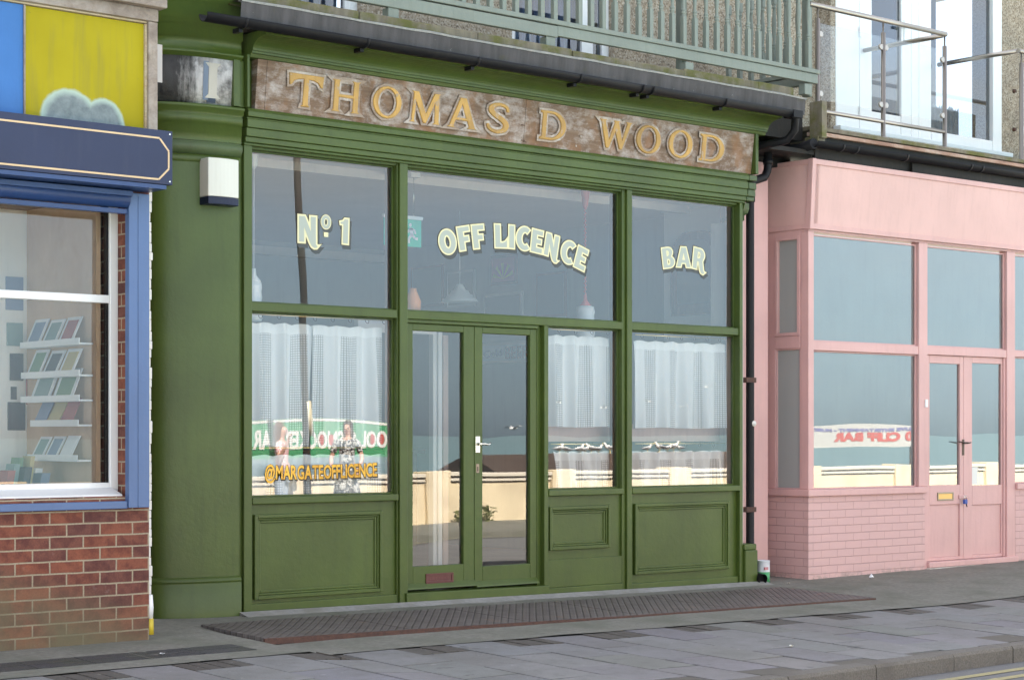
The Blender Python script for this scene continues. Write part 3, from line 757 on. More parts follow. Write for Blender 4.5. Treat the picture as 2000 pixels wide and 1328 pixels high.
# number board bent round the pilaster
nb = thing('number_board', 'curved scraped grey board with a faded numeral 1 at the left end of the shop', 'sign', (-.4, 0, 3.61))
BW2 = [p for p in BW[2:-1]]
b = MB(); b.sweep(BW2, [(-.002, 3.612), (.006, 3.612), (.03, 3.935), (.002, 3.935)]); o = b.build('board', M['numboard'], nb)
_nt = M['numboard'].node_tree; _b = _nt.nodes['Principled BSDF']; _src = _b.inputs['Base Color'].links[0].from_socket
_v = coords(_nt); _s = N(_nt, 'ShaderNodeSeparateXYZ'); _nt.links.new(_v, _s.inputs[0])
_f = math_(_nt, 'ADD', math_(_nt, 'MULTIPLY', math_(_nt, 'SUBTRACT', -.40, _s.outputs[0]), 7.), math_(_nt, 'MULTIPLY', math_(_nt, 'SUBTRACT', noise_(_nt, coords(_nt, (9, 9, 2)), 3, 6, .7), .5), 2.6), True)
_nt.links.new(mixc(_nt, math_(_nt, 'MULTIPLY', _f, .93), _src, (.012, .011, .011)), _b.inputs['Base Color'])
def on_bow(t, o):
    x, y = CX_ - A_ * math.sin(t), CY_ - B_ * math.cos(t); nx, ny = -math.sin(t) / A_, -math.cos(t) / B_; l = math.hypot(nx, ny)
    return x + nx / l * o, y + ny / l * o
def bowplate(u0, u1, z0, z1, m, name, off=.004, flare=0):
    b = MB(); n = 6
    ts = []
    for i in range(n + 1):
        x = u0 + (u1 - u0) * i / n; ts.append(math.asin(max(-1, min(1, (CX_ - x) / A_))))
    rows = []
    for z, fl in ((z0, flare), (z0 + .03, 0), (z1 - .03, 0), (z1, flare)):
        row = []
        for i, t in enumerate(ts):
            o = .006 + (z - 3.612) / .323 * .024 + off
            tt = t + fl * (i / n - .5) * -2
            row.append(b.v((*on_bow(tt, o), z)))
        rows.append(row)
    for a, c in zip(rows, rows[1:]):
        for i in range(n): b.bm.faces.new([a[i], a[i + 1], c[i + 1], c[i]])
    return b.build(name, m, nb)
nx0 = -.335
bowplate(nx0, nx0 + .062, 3.655, 3.90, paint('faded_cream', (.46, .43, .38), .7, .2, .5, (.2, .18, .17), .25, (.3, .28, .27)), 'numeral', .004, .05)
bowplate(nx0 - .04, nx0 - .003, 3.64, 3.91, plain('faded_blue_shade', (.15, .19, .26), .7), 'numeral_shade', .003)
bowplate(nx0 - .012, nx0 + .055, 3.632, 3.652, plain('faded_blue_foot', (.09, .12, .18), .7), 'numeral_shade', .003)

# carved name board
sg = thing('name_board', 'long weathered timber name board carved THOMAS D. WOOD in worn gilt letters', 'sign', (2.6, -.05, 3.61))
SY0, SY1 = -.03, -.072; SZ0, SZ1 = 3.613, 3.966
sx0, sx1 = .028, 5.258
SIGN = Matrix(((1, 0, 0, 0), (0, 1, (SY1 - SY0) / (SZ1 - SZ0), 0), (0, 0, 1, 0), (0, 0, 0, 1)))
def sy(z): return SY0 + (SY1 - SY0) * (z - SZ0) / (SZ1 - SZ0)
for xa, xb in ((sx0, X(519, -.05) - .001), (X(519, -.05) + .002, X(1025, -.05) - .002), (X(1025, -.05) + .002, sx1)):
    b = MB(); b.hexa([(xa, sy(SZ0), SZ0), (xb, sy(SZ0), SZ0), (xb, sy(SZ1), SZ1), (xa, sy(SZ1), SZ1)], [(xa, .015, SZ0), (xb, .015, SZ0), (xb, .015, SZ1), (xa, .015, SZ1)])
    b.build('plank', M['board'], sg)
# roman capitals as outlines, drawn in a box w wide and 1 high
def ell(cx, cz, a, b_, n=28, t0=0, t1=2 * math.pi): return [(cx + a * math.cos(t0 + (t1 - t0) * i / n), cz + b_ * math.sin(t0 + (t1 - t0) * i / n)) for i in range(n)]
def stroke(path, ws):
    L, Rr = [], []
    for i, (x, z) in enumerate(path):
        x0, z0 = path[max(i - 1, 0)]; x1, z1 = path[min(i + 1, len(path) - 1)]
        d = math.hypot(x1 - x0, z1 - z0) or 1; nx, nz = -(z1 - z0) / d, (x1 - x0) / d
        L.append((x + nx * ws[i] / 2, z + nz * ws[i] / 2)); Rr.append((x - nx * ws[i] / 2, z - nz * ws[i] / 2))
    return L + Rr[::-1]
def spath(c, n=36):
    out = []
    for i in range(n + 1):
        t = i / n; k = t * (len(c) - 1); j = min(int(k), len(c) - 2); f = k - j
        p0, p1, p2, p3 = c[max(j - 1, 0)], c[j], c[j + 1], c[min(j + 2, len(c) - 1)]
        out.append(tuple(.5 * (2 * p1[a] + (p2[a] - p0[a]) * f + (2 * p0[a] - 5 * p1[a] + 4 * p2[a] - p3[a]) * f * f + (3 * p1[a] - p0[a] - 3 * p2[a] + p3[a]) * f ** 3) for a in (0, 1)))
    return out
S_ = spath([(.60, .74), (.55, .90), (.36, .965), (.17, .88), (.14, .73), (.27, .585), (.45, .46), (.565, .31), (.52, .12), (.32, .035), (.12, .12), (.06, .28)])
ROMAN = {
 'T': (.98, [[(.38, 0), (.60, 0), (.60, .03), (.56, .05), (.56, .86), (.70, .84), (.83, .78), (.90, .66), (.96, .64), (.98, 1), (0, 1), (.02, .64), (.08, .66), (.15, .78), (.28, .84), (.42, .86), (.42, .05), (.38, .03)]]),
 'H': (.80, [[(0, 0), (.24, 0), (.19, .05), (.19, .46), (.61, .46), (.61, .05), (.56, 0), (.80, 0), (.75, .05), (.75, .95), (.80, 1), (.56, 1), (.61, .95), (.61, .55), (.19, .55), (.19, .95), (.24, 1), (0, 1), (.05, .95), (.05, .05)]]),
 'O': (.86, [ell(.43, .5, .43, .52), ell(.43, .5, .28, .44)]),
 'M': (.98, [[(0, 0), (.17, 0), (.13, .05), (.17, .70), (.44, 0), (.53, 0), (.80, .72), (.82, .05), (.77, 0), (.98, 0), (.95, .05), (.91, .95), (.96, 1), (.76, 1), (.51, .30), (.24, 1), (.03, 1), (.09, .95), (.05, .05)]]),
 'A': (.88, [[(0, 0), (.22, 0), (.17, .05), (.23, .25), (.59, .25), (.66, .05), (.60, 0), (.88, 0), (.83, .05), (.52, 1), (.34, 1), (.05, .05)], [(.26, .33), (.56, .33), (.41, .80)]]),
 'S': (.68, [stroke(S_, [.06 + .10 * math.sin(math.pi * i / 36) ** .8 for i in range(37)])]),
 'D': (.84, [[(0, 0), (.36, 0)] + ell(.36, .5, .48, .5, 20, -math.pi / 2 + .08, math.pi / 2 - .08) + [(.36, 1), (0, 1), (0, .93), (.07, .90), (.07, .10), (0, .07)], ell(.34, .5, .34, .42, 20, -math.pi / 2, math.pi / 2) + [(.20, .92), (.20, .08)]]),
 'W': (1.14, [[(.27, 0), (.36, 0), (.56, .62), (.74, 0), (.83, 0), (1.09, .95), (1.14, 1), (.92, 1), (.97, .95), (.82, .30), (.66, .95), (.70, 1), (.50, 1), (.53, .93), (.36, .28), (.19, .95), (.25, 1), (0, 1), (.05, .95)]]),
 'N': (.9, []),
}
def roman(ch, off=0, ext=.0015, bevel=0, xo=0):
    cu = bpy.data.curves.new('roman', 'CURVE'); cu.dimensions = '2D'; cu.fill_mode = 'BOTH'; cu.extrude = ext; cu.bevel_depth = bevel; cu.offset = off
    w, loops = ROMAN[ch]
    for lp_ in loops:
        s = cu.splines.new('POLY'); s.points.add(len(lp_) - 1); s.use_cyclic_u = True
        for p, (x, z) in zip(s.points, lp_): p.co = (x, z, 0, 1)
    return cu
def roman_mesh(ch, sx, sz, off=0, bevel=0):
    cu = roman(ch); 
    for s in cu.splines:
        for p in s.points: p.co = (p.co.x * sx, p.co.y * sz, 0, 1)
    cu.offset = off; cu.bevel_depth = bevel; cu.extrude = .0012
    ob = bpy.data.objects.new('roman', cu); col.objects.link(ob); dg = bpy.context.evaluated_depsgraph_get()
    me = bpy.data.meshes.new_from_object(ob.evaluated_get(dg)); bpy.data.objects.remove(ob); bpy.data.curves.remove(cu); return me
LET = [('T', 561, 628), ('H', 646, 700), ('O', 726, 781), ('M', 799, 857), ('A', 873, 929), ('S', 946, 994), ('D', 1052, 1102), ('W', 1167, 1230), ('O', 1240, 1287), ('O', 1303, 1349), ('D', 1364, 1411)]
LZ0, LZ1 = 3.672, 3.902
rnd = random.Random(11)
for ch, p0, p1 in LET:
    xa, xb = X(p0, -.05), X(p1, -.05); w = ROMAN[ch][0]; sx_ = (xb - xa) / w
    b = MB(); lay(b, roman_mesh(ch, sx_, LZ1 - LZ0, -.007, .008), Matrix.Translation((xa, sy(3.78) - .003, LZ0)) @ Matrix.Rotation(R(6.8), 4, 'X') @ FACE)
    lt = b.build('letter', M['gilt'], sg); hb = MB()
    lay(hb, roman_mesh(ch, sx_, LZ1 - LZ0, .019, 0), Matrix.Translation((xa, sy(3.78) - .0006 , LZ0)) @ Matrix.Rotation(R(6.8), 4, 'X') @ FACE)
    for v in hb.bm.verts:      # scraped edge is ragged
        v.co.x += .006 * noise.noise(Vector((v.co.x * 60, 3, v.co.z * 60))); v.co.z += .008 * noise.noise(Vector((v.co.x * 50, 9, v.co.z * 50)))
    hb.build('scraped_edge', M['halo'], lt)
b = MB()
for px_, z_, r_ in ((1135, 3.735, .014), (1127, 3.655, .010)):
    b.lathe([(r_, -.001), (r_ * .8, -.006)], (X(px_, -.05), sy(z_), z_), 10, 'Y')
b.build('full_stop', M['halo'], sg)
b = MB()       # iron staples at the board joint
for px_, z_ in ((1022, 3.76), (1024, 3.64), (1027, 3.63)):
    b.box(X(px_, -.05) - .02, X(px_, -.05) + .02, sy(z_) - .004, sy(z_) + .002, z_, z_ + .006)
b.build('staple', M['iron'], sg)

# gutter, lead apron and terrace edge
gu = thing('gutter', 'long black half round gutter running under the lead edge above the name board', 'gutter', (2.6, -.33, 4.1))
GX0, GX1 = X(398, -.36), X(1556, -.36)
b = MB(); prof = []
gy, gz_ = -.355, 4.155
for k in range(13):
    a = math.pi + k / 12 * math.pi; prof.append((gy + .058 * math.cos(a), gz_ + .058 * math.sin(a)))
for k in range(13):
    a = 2 * math.pi - k / 12 * math.pi; prof.append((gy + .052 * math.cos(a), gz_ + .052 * math.sin(a)))
b.ext(prof, GX0, GX1, True); b.build('channel', M['black'], gu)
b = MB(); b.lathe([(.004, 0), (.059, 0), (.059, .004), (.004, .004)], (GX0 - .002, gy, gz_ - .002), 4, 'X') if False else None
for px_ in (475, 712, 928, 1128, 1250, 1270, 1412):
    xx = X(px_, -.36); b = MB()
    prof2 = [(gy + .064 * math.cos(math.pi + k / 10 * math.pi), gz_ + .064 * math.sin(math.pi + k / 10 * math.pi)) for k in range(11)] + [(gy + .059 * math.cos(2 * math.pi - k / 10 * math.pi), gz_ + .059 * math.sin(2 * math.pi - k / 10 * math.pi)) for k in range(11)]
    b.ext(prof2, xx - .012, xx + .012, True); b.box(xx - .02, xx + .012, gy + .02, gy + .10, gz_ - .085, gz_ - .055)
    b.build('bracket', M['black'], gu)
b = MB()
b.tube([(GX1 - .06, gy, gz_ - .03), (GX1 - .01, gy, gz_ - .05), (GX1 + .0, gy + .02, gz_ - .16), (GX1 - .01, gy + .1, gz_ - .24), (GX1 - .2, gy + .35, gz_ - .3)], .036, 12)
b.box(GX1 - .1, GX1 + .02, gy - .06, gy + .06, gz_ - .06, gz_ + .004)
b.build('outlet', M['black'], gu)
LX0, LX1 = X(470, -.29), X(1572, -.29)
b = MB(); n = 60
rows = []
for i in range(n + 1):
    x = LX0 + (LX1 - LX0) * i / n; wv = .010 * noise.noise(Vector((x * 2.3, 1, 0)))
    rows.append([b.v((x, -.285 + wv * .3, 4.155)), b.v((x, -.30 + wv * .3, 4.295 + wv)), b.v((x, -.285 + wv * .3, 4.308 + wv)), b.v((x, -.10, 4.325)), b.v((x, .02, 4.155))])
for a, c in zip(rows, rows[1:]):
    for k in range(4): b.bm.faces.new([a[k], a[k + 1], c[k + 1], c[k]])
b.build('lead_edge', M['lead'], shop)
b = MB(); rows = []
for i in range(n + 1):
    x = LX0 + (LX1 - LX0) * i / n; wv = .008 * noise.noise(Vector((x * 3.1, 5, 0)))
    rows.append([b.v((x, -.305 + wv, 4.296 + wv)), b.v((x, -.312 + wv, 4.309 + wv)), b.v((x, -.27, 4.322 + wv)), b.v((x, -.26, 4.30))])
for a, c in zip(rows, rows[1:]):
    for k in range(3): b.bm.faces.new([a[k], a[k + 1], c[k + 1], c[k]])
b.build('lead_roll', rough_mat('pale_lead', (.25, .25, .25), (.42, .41, .4), 30), shop)
b = MB()
x = LX0
while x < LX1 - .1:
    L = min(rnd.uniform(.9, 1.4), LX1 + .03 - x); h = rnd.uniform(-.012, .012)
    b.box(x, x + L - .006, -.15 + rnd.uniform(-.01, .01), -.03, 4.30, 4.415 + h); x += L
b.build('terrace_kerb', M['mosswood'], shop, .008)
b = MB(); b.box(LX0, LX1 + .05, -.03, 1.2, 4.30, 4.36); b.build('terrace_deck', M['concrete'], shop)
# roof void between the eaves and the pink shop, dark timber
b = MB(); b.box(5.41, 6.05, .05, 1.2, 4.0, 4.29); b.build('eaves_board', M['blacktimber'], shop)
b = MB(); b.box(6.03, 6.1, -.2, -.05, 4.0, 4.34); b.box(6.02, 6.12, -.16, .0, 3.96, 4.02); b.build('terrace_post', M['mosswood'], shop, .005)
# upper storey wall (pebble dash) with two blue-curtained doors
UY = 1.2
ux0, ux1 = -1.3, X(1597, UY)
doorsU = [(X(545, UY), X(706, UY)), (X(1000, UY), X(1198, UY))]
b = MB(); cur = ux0
for a, c in doorsU:
    b.box(cur, a, UY, UY + .3, 4.2, 6.95); b.box(a, c, UY, UY + .3, 6.4, 6.95); cur = c
b.box(cur, ux1, UY, UY + .3, 4.2, 6.95)
b.box(ux0, ux1, UY, UY + .3, 6.9505, 7.25); b.box(ux0, ux0 + .3, UY + .3, 8, 3.6, 7.25)
b.build('upper_wall', M['pebble'], shop)
b = MB(); b.box(-1.3, 6.2, UY + .05, UY + .3, -.1, 4.2) if False else None
b = MB(); b.box(-1.3, 13, UY - .1, 8.5, 7.255, 7.35); b.build('roof', M['lead'], shop)  # out of view; added at this height to shade pavement and near road
curt = paint('blue_striped_curtain', (.16, .24, .5), .8, .1, .1)
for a, c in doorsU:
    b = MB(); b.frame(a, c, 4.33, 6.4, .085, UY + .06, UY + .13); b.box((a + c) / 2 + .28, (a + c) / 2 + .42, UY + .062, UY + .128, 4.415, 6.315)
    fr = b.build('upper_window', M['white'], shop, .006)
    pane(a + .08, c - .08, 4.4, 6.32, UY + .09, fr, 'glass_up')
    b = MB(); k = 40; rows = []
    for i in range(k * 4 + 1):
        x = a + .1 + (c - a - .2) * i / (k * 4); y = UY + .24 + .03 * math.sin(i * .9); rows.append((b.v((x, y, 4.36)), b.v((x, y, 6.3))))
    for r0, r1 in zip(rows, rows[1:]): f = b.bm.faces.new([r0[0], r1[0], r1[1], r0[1]]); f.smooth = True
    m, nt, bb = new_mat('blue_white_stripe'); v = coords(nt); sp = N(nt, 'ShaderNodeSeparateXYZ'); nt.links.new(v, sp.inputs[0])
    s = math_(nt, 'FRACT', math_(nt, 'MULTIPLY', sp.outputs[0], 6.5)); nt.links.new(ramp(nt, s, [(.0, (.6, .7, .85)), (.44, (.55, .66, .85)), (.5, (.03, .06, .2)), (.62, (.05, .1, .3)), (.7, (.25, .36, .62)), (1, (.3, .42, .68))]), bb.inputs['Base Color'])
    bb.inputs['Roughness'].default_value = .9
    b.build('drape', m, fr)
# bar room behind the glass
b = MB(); b.box(-.3, -.16, .3, 6.2, -.1, 3.9); b.box(5.9, 6.0, .74, 6.2, -.1, 3.9); b.box(-.3, 6, 6.2, 6.35, -.1, 3.9)
b.build('room_wall', M['wallpaper'], shop)
b = MB(); b.box(5.246, 5.82, .27, .335, -.1, 3.8); b.build('return_wall', M['pinkwood'], shop)
b = MB(); b.box(-.3, 5.24, .21, .5605, 3.43, 3.55); b.box(-.3, 5.95, .5606, 6.3, 3.43, 3.55)
b.build('room_ceiling', M['ceiling'], shop)
b = MB(); b.box(-.16, 5.9, 6.06, 6.2, 3.27, 3.36); b.box(.05, 5.44, .9, .98, 3.36, 3.43); b.build('ceiling_moulding', M['ceiling'], shop)
b = MB(); b.box(-.3, 5.24, .13, .5605, -.1, .06); b.box(-.3, 5.9, .5606, 6.3, -.1, .06); b.build('room_floor', M['barfloor'], shop)
b = MB(); b.box(-.16, .03, .2, .3, -.05, 3.4); b.build('front_return', M['wallpaper'], shop)
b = MB(); b.box(-.3, 5.5, .2, 8., 3.56, 4.1); b.build('floor_void', M['dark'], shop)

# ================================================================== BALUSTRADE of the terrace
BY = -.05
fence = thing('balustrade', 'sage green wooden balustrade of turned balusters above the gutter of the green shop', 'balustrade', (2.5, BY, 4.4))
bz0, bz1, bz2 = Z(1200, 104, BY), Z(1200, 83, BY), Z(1200, 70, BY)     # board foot, board top, strip top
bz0, bz1, bz2 = 4.517, 4.602, 4.648
xe = X(1597, BY); xb1 = X(1085.5, BY)
b = MB(); b.box(-.1, xb1 - .003, BY - .03, BY + .02, bz0 - .012, bz1 - .004); b.build('board', M['sage'], fence, .005)
b = MB(); b.box(xb1 + .003, xe - .02, BY - .022, BY + .02, bz0 + .004, bz1 + .004); b.build('board', M['sage'], fence, .005)
b = MB(); b.box(-.1, xe, BY - .036, BY + .045, bz1 + .006, bz2); b.build('bottom_rail', M['sage'], fence, .006)
b = MB(); b.box(-.1, xe, BY - .04, BY + .05, 5.42, 5.48); b.build('top_rail', M['sage'], fence, .008)
b = MB(); b.box(xe - .10, xe - .02, BY + .06, 1.19, bz1 + .006, bz2); b.build('side_rail', M['sage'], fence, .006)
b = MB(); b.box(xe - .09, xe - .03, BY + .06, 1.19, bz0, bz1); b.build('side_board', M['sage'], fence, .006)
for px_ in (766, 1073, 1344, 1576):
    xx = X(px_, BY); b = MB(); b.box(xx - .05, xx + .05, BY - .02, BY + .06, 4.405, bz0 - .0125); b.build('leg', M['sage'], fence, .006)
def baluster_mesh():
    b = MB(); s = .021; z0 = bz2; b.box(-s, s, -s, s, z0, z0 + .25)
    b.lathe([(.019, z0 + .25), (.017, z0 + .265), (.024, z0 + .275), (.017, z0 + .287), (.024, z0 + .30), (.016, z0 + .315), (.014, z0 + .34), (.021, z0 + .43), (.023, z0 + .5), (.016, z0 + .6), (.015, z0 + .64), (.023, z0 + .652), (.017, z0 + .665), (.02, z0 + .68)], (0, 0, 0), 12)
    b.box(-s, s, -s, s, z0 + .68, 5.42); return b
bal0 = baluster_mesh().build('baluster', M['sage'], None, .003)
bal0.parent = fence; bal0.matrix_parent_inverse = Matrix.Translation(-fence.location)
first = True; xx = X(560, BY); k = 0
while xx < xe - .12:
    o = bal0 if first else bal0.copy()
    if not first: col.objects.link(o)
    first = False
    o.location = (xx + .004 * math.sin(k * 7.3), BY, 0); k += 1; xx += .1365
for q in range(7):
    o = bal0.copy(); col.objects.link(o); o.location = (xe - .06, .14 + q * .145, 0)
for xx in (X(1335, BY) + .06, xe - .05):
    b = MB(); b.box(xx - .035, xx + .035, BY + .051, BY + .12, 4.41, 5.5); b.build('newel_post', M['sage'], fence, .006)

# alarm box on the pilaster
al = thing('alarm_box', 'cream alarm box with dark blue base on the green pilaster', 'alarm box', (-.36, 0, 3.1))
ax = (X(395, .0) + X(453, 0)) / 2 ; az1, az0 = Z(424, 312, -.02), Z(424, 402, -.02); hw = .125
b = MB(); n = 8; f = []; 
for k in range(n + 1):
    t = k / n * 2 - 1; f.append((ax + hw * t, -.085 - .02 * (1 - t * t)))
b.prism([(x, y, az0 + .055) for x, y in f] + [(ax + hw, .1, az0 + .055), (ax - hw, .1, az0 + .055)], (0, 0, az1 - az0 - .055)); b.build('cover', paint('cream_plastic', (.68, .68, .62), .45, .03, .15, (.4, .36, .28), .24, (.4, .36, .3), .05), al, .006)
b = MB(); b.prism([(x, y, az0) for x, y in f] + [(ax + hw, .1, az0), (ax - hw, .1, az0)], (0, 0, .054)); b.build('base', paint('blackish_blue_plastic', (.010, .016, .045), .4, .2, .2, spec=.3), al, .005)

# ================================================================== LEFT SHOP
LY = -1.0
ls = thing('shop_building', 'red brick shop with blue shutter frame and white window left of the green shop', 'shop', (-2.6, LY, 0))
lxe, lxo = X(291, LY), X(256, LY)
wz1, wz0 = 2.80, .92
b = MB(); b.box(-4.8, lxo, LY, LY + .22, -.2, .905); b.build('wall', M['brick'], ls)
b = MB(); b.box(lxo, lxe, LY, LY + .22, -.2, 2.9); b.build('pier', M['brick'], ls)
b = MB(); b.box(lxe - .1, lxe, LY + .22, 1.3, -.2, 4.1); b.build('side_wall', M['brick'], ls)
b = MB(); b.box(-4.8, lxe, 1.2, 9, 4.1, 7.3); b.build('upper_wall', M['pebble'], ls)  # unseen solid storey, added to cast shadow and show in reflections
b = MB(); b.box(-4.8, lxe - .001, LY + .3, 1.19, 4.05, 4.12); b.build('roof', M['lead'], ls)
b = MB(); zs = .28
while zs < 2.86:           # lumpy mortar smeared along the corner
    h = .05 + .03 * random.random(); w = .028 + .016 * noise.noise(Vector((zs * 9, 0, 0)))
    b.box(lxe, lxe + w, LY + .015, LY + .06, zs, zs + h); zs += h
b.build('mortar_edge', M['whiteold'], ls, .006)
b = MB(); b.lathe([(.022, .13), (.026, .2), (.02, .28)], (lxe + .02, LY + .03, 0), 10); b.build('pipe_stub', plain('white_gloss', (.8, .8, .8), .4), ls)
b = MB(); b.lathe([(.028, .03), (.026, .13)], (lxe + .02, LY + .03, 0), 10); b.build('pipe_foot', plain('yellow_paint', (.55, .42, .03), .5), ls)
# window, set back
FY = -.84
fx1 = X(231, FY); gx1 = X(215, FY)
tz1, tz0 = Z(110, 571, FY), Z(110, 587, FY); fz0 = Z(110, 944, FY)
b = MB()
b.box(gx1, fx1, FY, FY + .07, .93, 2.86); b.box(-4.7, gx1, FY + .004, FY + .066, tz0, tz1); b.box(-4.7, gx1, FY + .004, FY + .066, .93, fz0)
b.box(-4.7, gx1, FY + .004, FY + .066, 2.76, 2.86)
lw = b.build('window', M['white'], ls, .005)
b = MB(); b.box(gx1 - .012, gx1, FY + .02, FY + .06, fz0, tz0); b.box(gx1 - .012, gx1, FY + .02, FY + .06, tz1, 2.76); b.build('gasket', M['black'], lw)
pane(-4.7, gx1 - .012, fz0, tz0, FY + .03, lw, 'glass_left'); pane(-4.7, gx1 - .012, tz1, 2.76, FY + .03, lw, 'glass_left')
b = MB(); b.hexa([(-4.7, FY - .13, .915), (X(238, FY - .12), FY - .13, .915), (X(238, FY - .12), FY + .0, .955), (-4.7, FY, .955)], [(-4.7, FY - .13, .885), (X(238, FY - .12), FY - .13, .885), (X(238, FY - .12), FY, .885), (-4.7, FY, .885)])
b.build('sill', M['white'], lw, .004)
# blue shutter guide, bottom rail, roller
gx0, gx2, gxm = X(252, LY - .05), X(292, LY - .05), X(270, LY - .05)
gz0, gz1_ = Z(270, 991, LY - .05), Z(270, 378, LY - .05)
b = MB(); b.box(gx0, gxm - .002, LY - .05, LY, gz0, gz1_); b.box(gxm, gx2, LY - .05, LY, gz0, gz1_); b.build('shutter_guide', M['blue'], ls, .003)
b = MB(); b.box(-4.7, gx0 - .001, LY - .035, LY, Z(120, 996, LY), Z(120, 981, LY)); b.build('bottom_rail', M['blue'], ls, .004)
b = MB(); b.ext([(LY - .03, 2.79), (LY - .1, 2.79), (LY - .1, 2.76), (LY - .03, 2.75)], -4.7, gx0)
rc = (LY - .02, 2.745); pr = [(rc[0] + .055 * math.cos(k / 16 * 2 * math.pi), rc[1] + .055 * math.sin(k / 16 * 2 * math.pi)) for k in range(16)]
b.build('shutter_lintel', M['bluedark'], ls)
b = MB(); b.ext(pr, -4.7, gx0, True); b.build('shutter_roll', M['bluedark'], ls)
b = MB(); b.box(-4.7, gx0, LY - .035, LY + .01, 2.655, 2.685); b.build('shutter_bar', M['bluedark'], ls, .003)
b = MB(); b.box(-4.7, gx2 + .01, LY - .24, LY + .02, 2.80, 2.825) ; b.build('soffit', M['bluedark'], ls)
# navy sign with gold line
sn = thing('shop_sign', 'blank navy sign box with a gold pinstripe over the left shop window', 'sign', (-2.6, -1.2, 2.83))
NY = -1.25; nx1 = X(337, NY); nz0, nz1 = 2.828, 3.16
b = MB(); b.box(-4.7, nx1, NY, LY - .01, nz0, nz1); b.build('box', M['navy'], sn, .003)
b = MB(); i = .05; c = .075; t = .011
def gline(pts, wd=.011):
    for p, q in zip(pts, pts[1:]):
        d = Vector((q[0] - p[0], 0, q[1] - p[1])).normalized(); nrm = Vector((-d.z, 0, d.x)) * wd / 2
        P, Q = Vector((p[0], NY - .0025, p[1])) - d * wd * .3, Vector((q[0], NY - .0025, q[1])) + d * wd * .3
        b.prism([P - nrm, Q - nrm, Q + nrm, P + nrm], (0, .002, 0))
gline([(-4.6, nz1 - i), (nx1 - i - c * .6, nz1 - i)]); gline([(nx1 - i - c * .6 + .008, nz1 - i - .006), (nx1 - .028, nz1 - i - c)]); gline([(nx1 - .028, nz1 - i - c - .008), (nx1 - .028, nz0 + i + c - .02)])
gline([(nx1 - .028, nz0 + i + c - .028), (nx1 - i - c * .6, nz0 + i - .02)]); gline([(nx1 - i - c * .6 - .008, nz0 + i - .022), (-4.6, nz0 + i - .022)])
b.build('pinstripe', M['gold_line'], sn)
b = MB()
for z_ in (nz1 - .02, nz0 + .02): b.lathe([(.006, 0), (.005, -.003)], (nx1 - .02, NY, z_), 8, 'Y')
b.build('screw', M['chrome'], sn)
# hoarding panels over it
ho = thing('hoarding', 'weathered hoarding with one blue and one yellow panel above the navy sign', 'hoarding', (-2.4, LY, 3.2))
hx0, hx1, hx2, hxm = X(50, LY), X(287, LY), X(305, LY), X(47, LY)
ym = None
m, nt, bb = new_mat('faded_yellow_panel'); v = coords(nt); st = coords(nt, (8, 8, .6))
cc = ramp(nt, noise_(nt, v, 1.5, 4), [(.3, (.33, .272, .007)), (.7, (.40, .335, .012))])
cc = mixc(nt, math_(nt, 'MULTIPLY', ramp(nt, noise_(nt, st, 3, 6, .6), [(.5, (0, 0, 0)), (.8, (1, 1, 1))]), .5), cc, (.2, .18, .05))
cc = mixc(nt, ramp(nt, noise_(nt, v, 26, 4, .6), [(.7, (0, 0, 0)), (.76, (.7, .7, .7))]), cc, (.16, .14, .04))
nt.links.new(cc, bb.inputs['Base Color']); bb.inputs['Roughness'].default_value = .55; bb.inputs['Specular IOR Level'].default_value = .15
# a rubbed-out patch: bare grey metal with a pale feathered rim
sp = N(nt, 'ShaderNodeSeparateXYZ'); nt.links.new(v, sp.inputs[0])
def blob(cx, cz, rx, rz_):
    a = math_(nt, 'POWER', math_(nt, 'DIVIDE', math_(nt, 'SUBTRACT', sp.outputs[0], cx), rx), 2.); c_ = math_(nt, 'POWER', math_(nt, 'DIVIDE', math_(nt, 'SUBTRACT', sp.outputs[2], cz), rz_), 2.)
    return math_(nt, 'SQRT', math_(nt, 'ADD', a, c_))
bx_ = lambda p: X(p, LY + .02)
d_ = math_(nt, 'MINIMUM', blob(bx_(137), Z(137, 232, LY), bx_(197) - bx_(137), .19), blob(bx_(202), Z(202, 243, LY), bx_(245) - bx_(202), .17))
d_ = math_(nt, 'ADD', d_, math_(nt, 'MULTIPLY', math_(nt, 'SUBTRACT', noise_(nt, v, 9, 6, .65), .5), .22))
grey_ = ramp(nt, noise_(nt, v, 16, 6, .7), [(.35, (.15, .18, .195)), (.7, (.26, .3, .31))])
cc = mixc(nt, ramp(nt, d_, [(.90, (1, 1, 1)), (1.03, (0, 0, 0))]), cc, (.40, .50, .44))
cc = mixc(nt, ramp(nt, d_, [(.70, (1, 1, 1)), (.90, (0, 0, 0))]), cc, grey_)
nt.links.new(cc, bb.inputs['Base Color'])
b = MB(); b.box(hx0, hx1, LY + .02, LY + .05, 3.0, 3.86); yp = b.build('yellow_panel', m, ho)
b = MB(); b.box(-4.7, hxm, LY + .012, LY + .05, 3.0, 3.86); b.build('blue_panel', M['bluepanel'], ho)
grey_t = wood_board('greyed_timber', ((.16, .12, .1), (.28, .23, .2), (.38, .34, .31)), (.42, .36, .3), (3, 6, 3), .5)
b = MB(); b.box(hx1, hx2, LY - .02, LY + .06, 3.0, 3.875); b.build('end_post', grey_t, ho, .004)
b = MB(); b.box(hx1 - .012, hx1, LY, LY + .06, 3.0, 3.86); b.build('bead', wood_board('peeling_cream', ((.4, .3, .16), (.5, .42, .3), (.6, .5, .4)), (.3, .15, .08)), ho)
b = MB(); b.box(hxm, hx0, LY, LY + .06, 3.0, 3.86); b.build('divider', grey_t, ho)
b = MB(); b.box(-4.7, hx2, LY - .03, LY + .08, 3.876, 3.955); b.build('top_rail', grey_t, ho, .005)
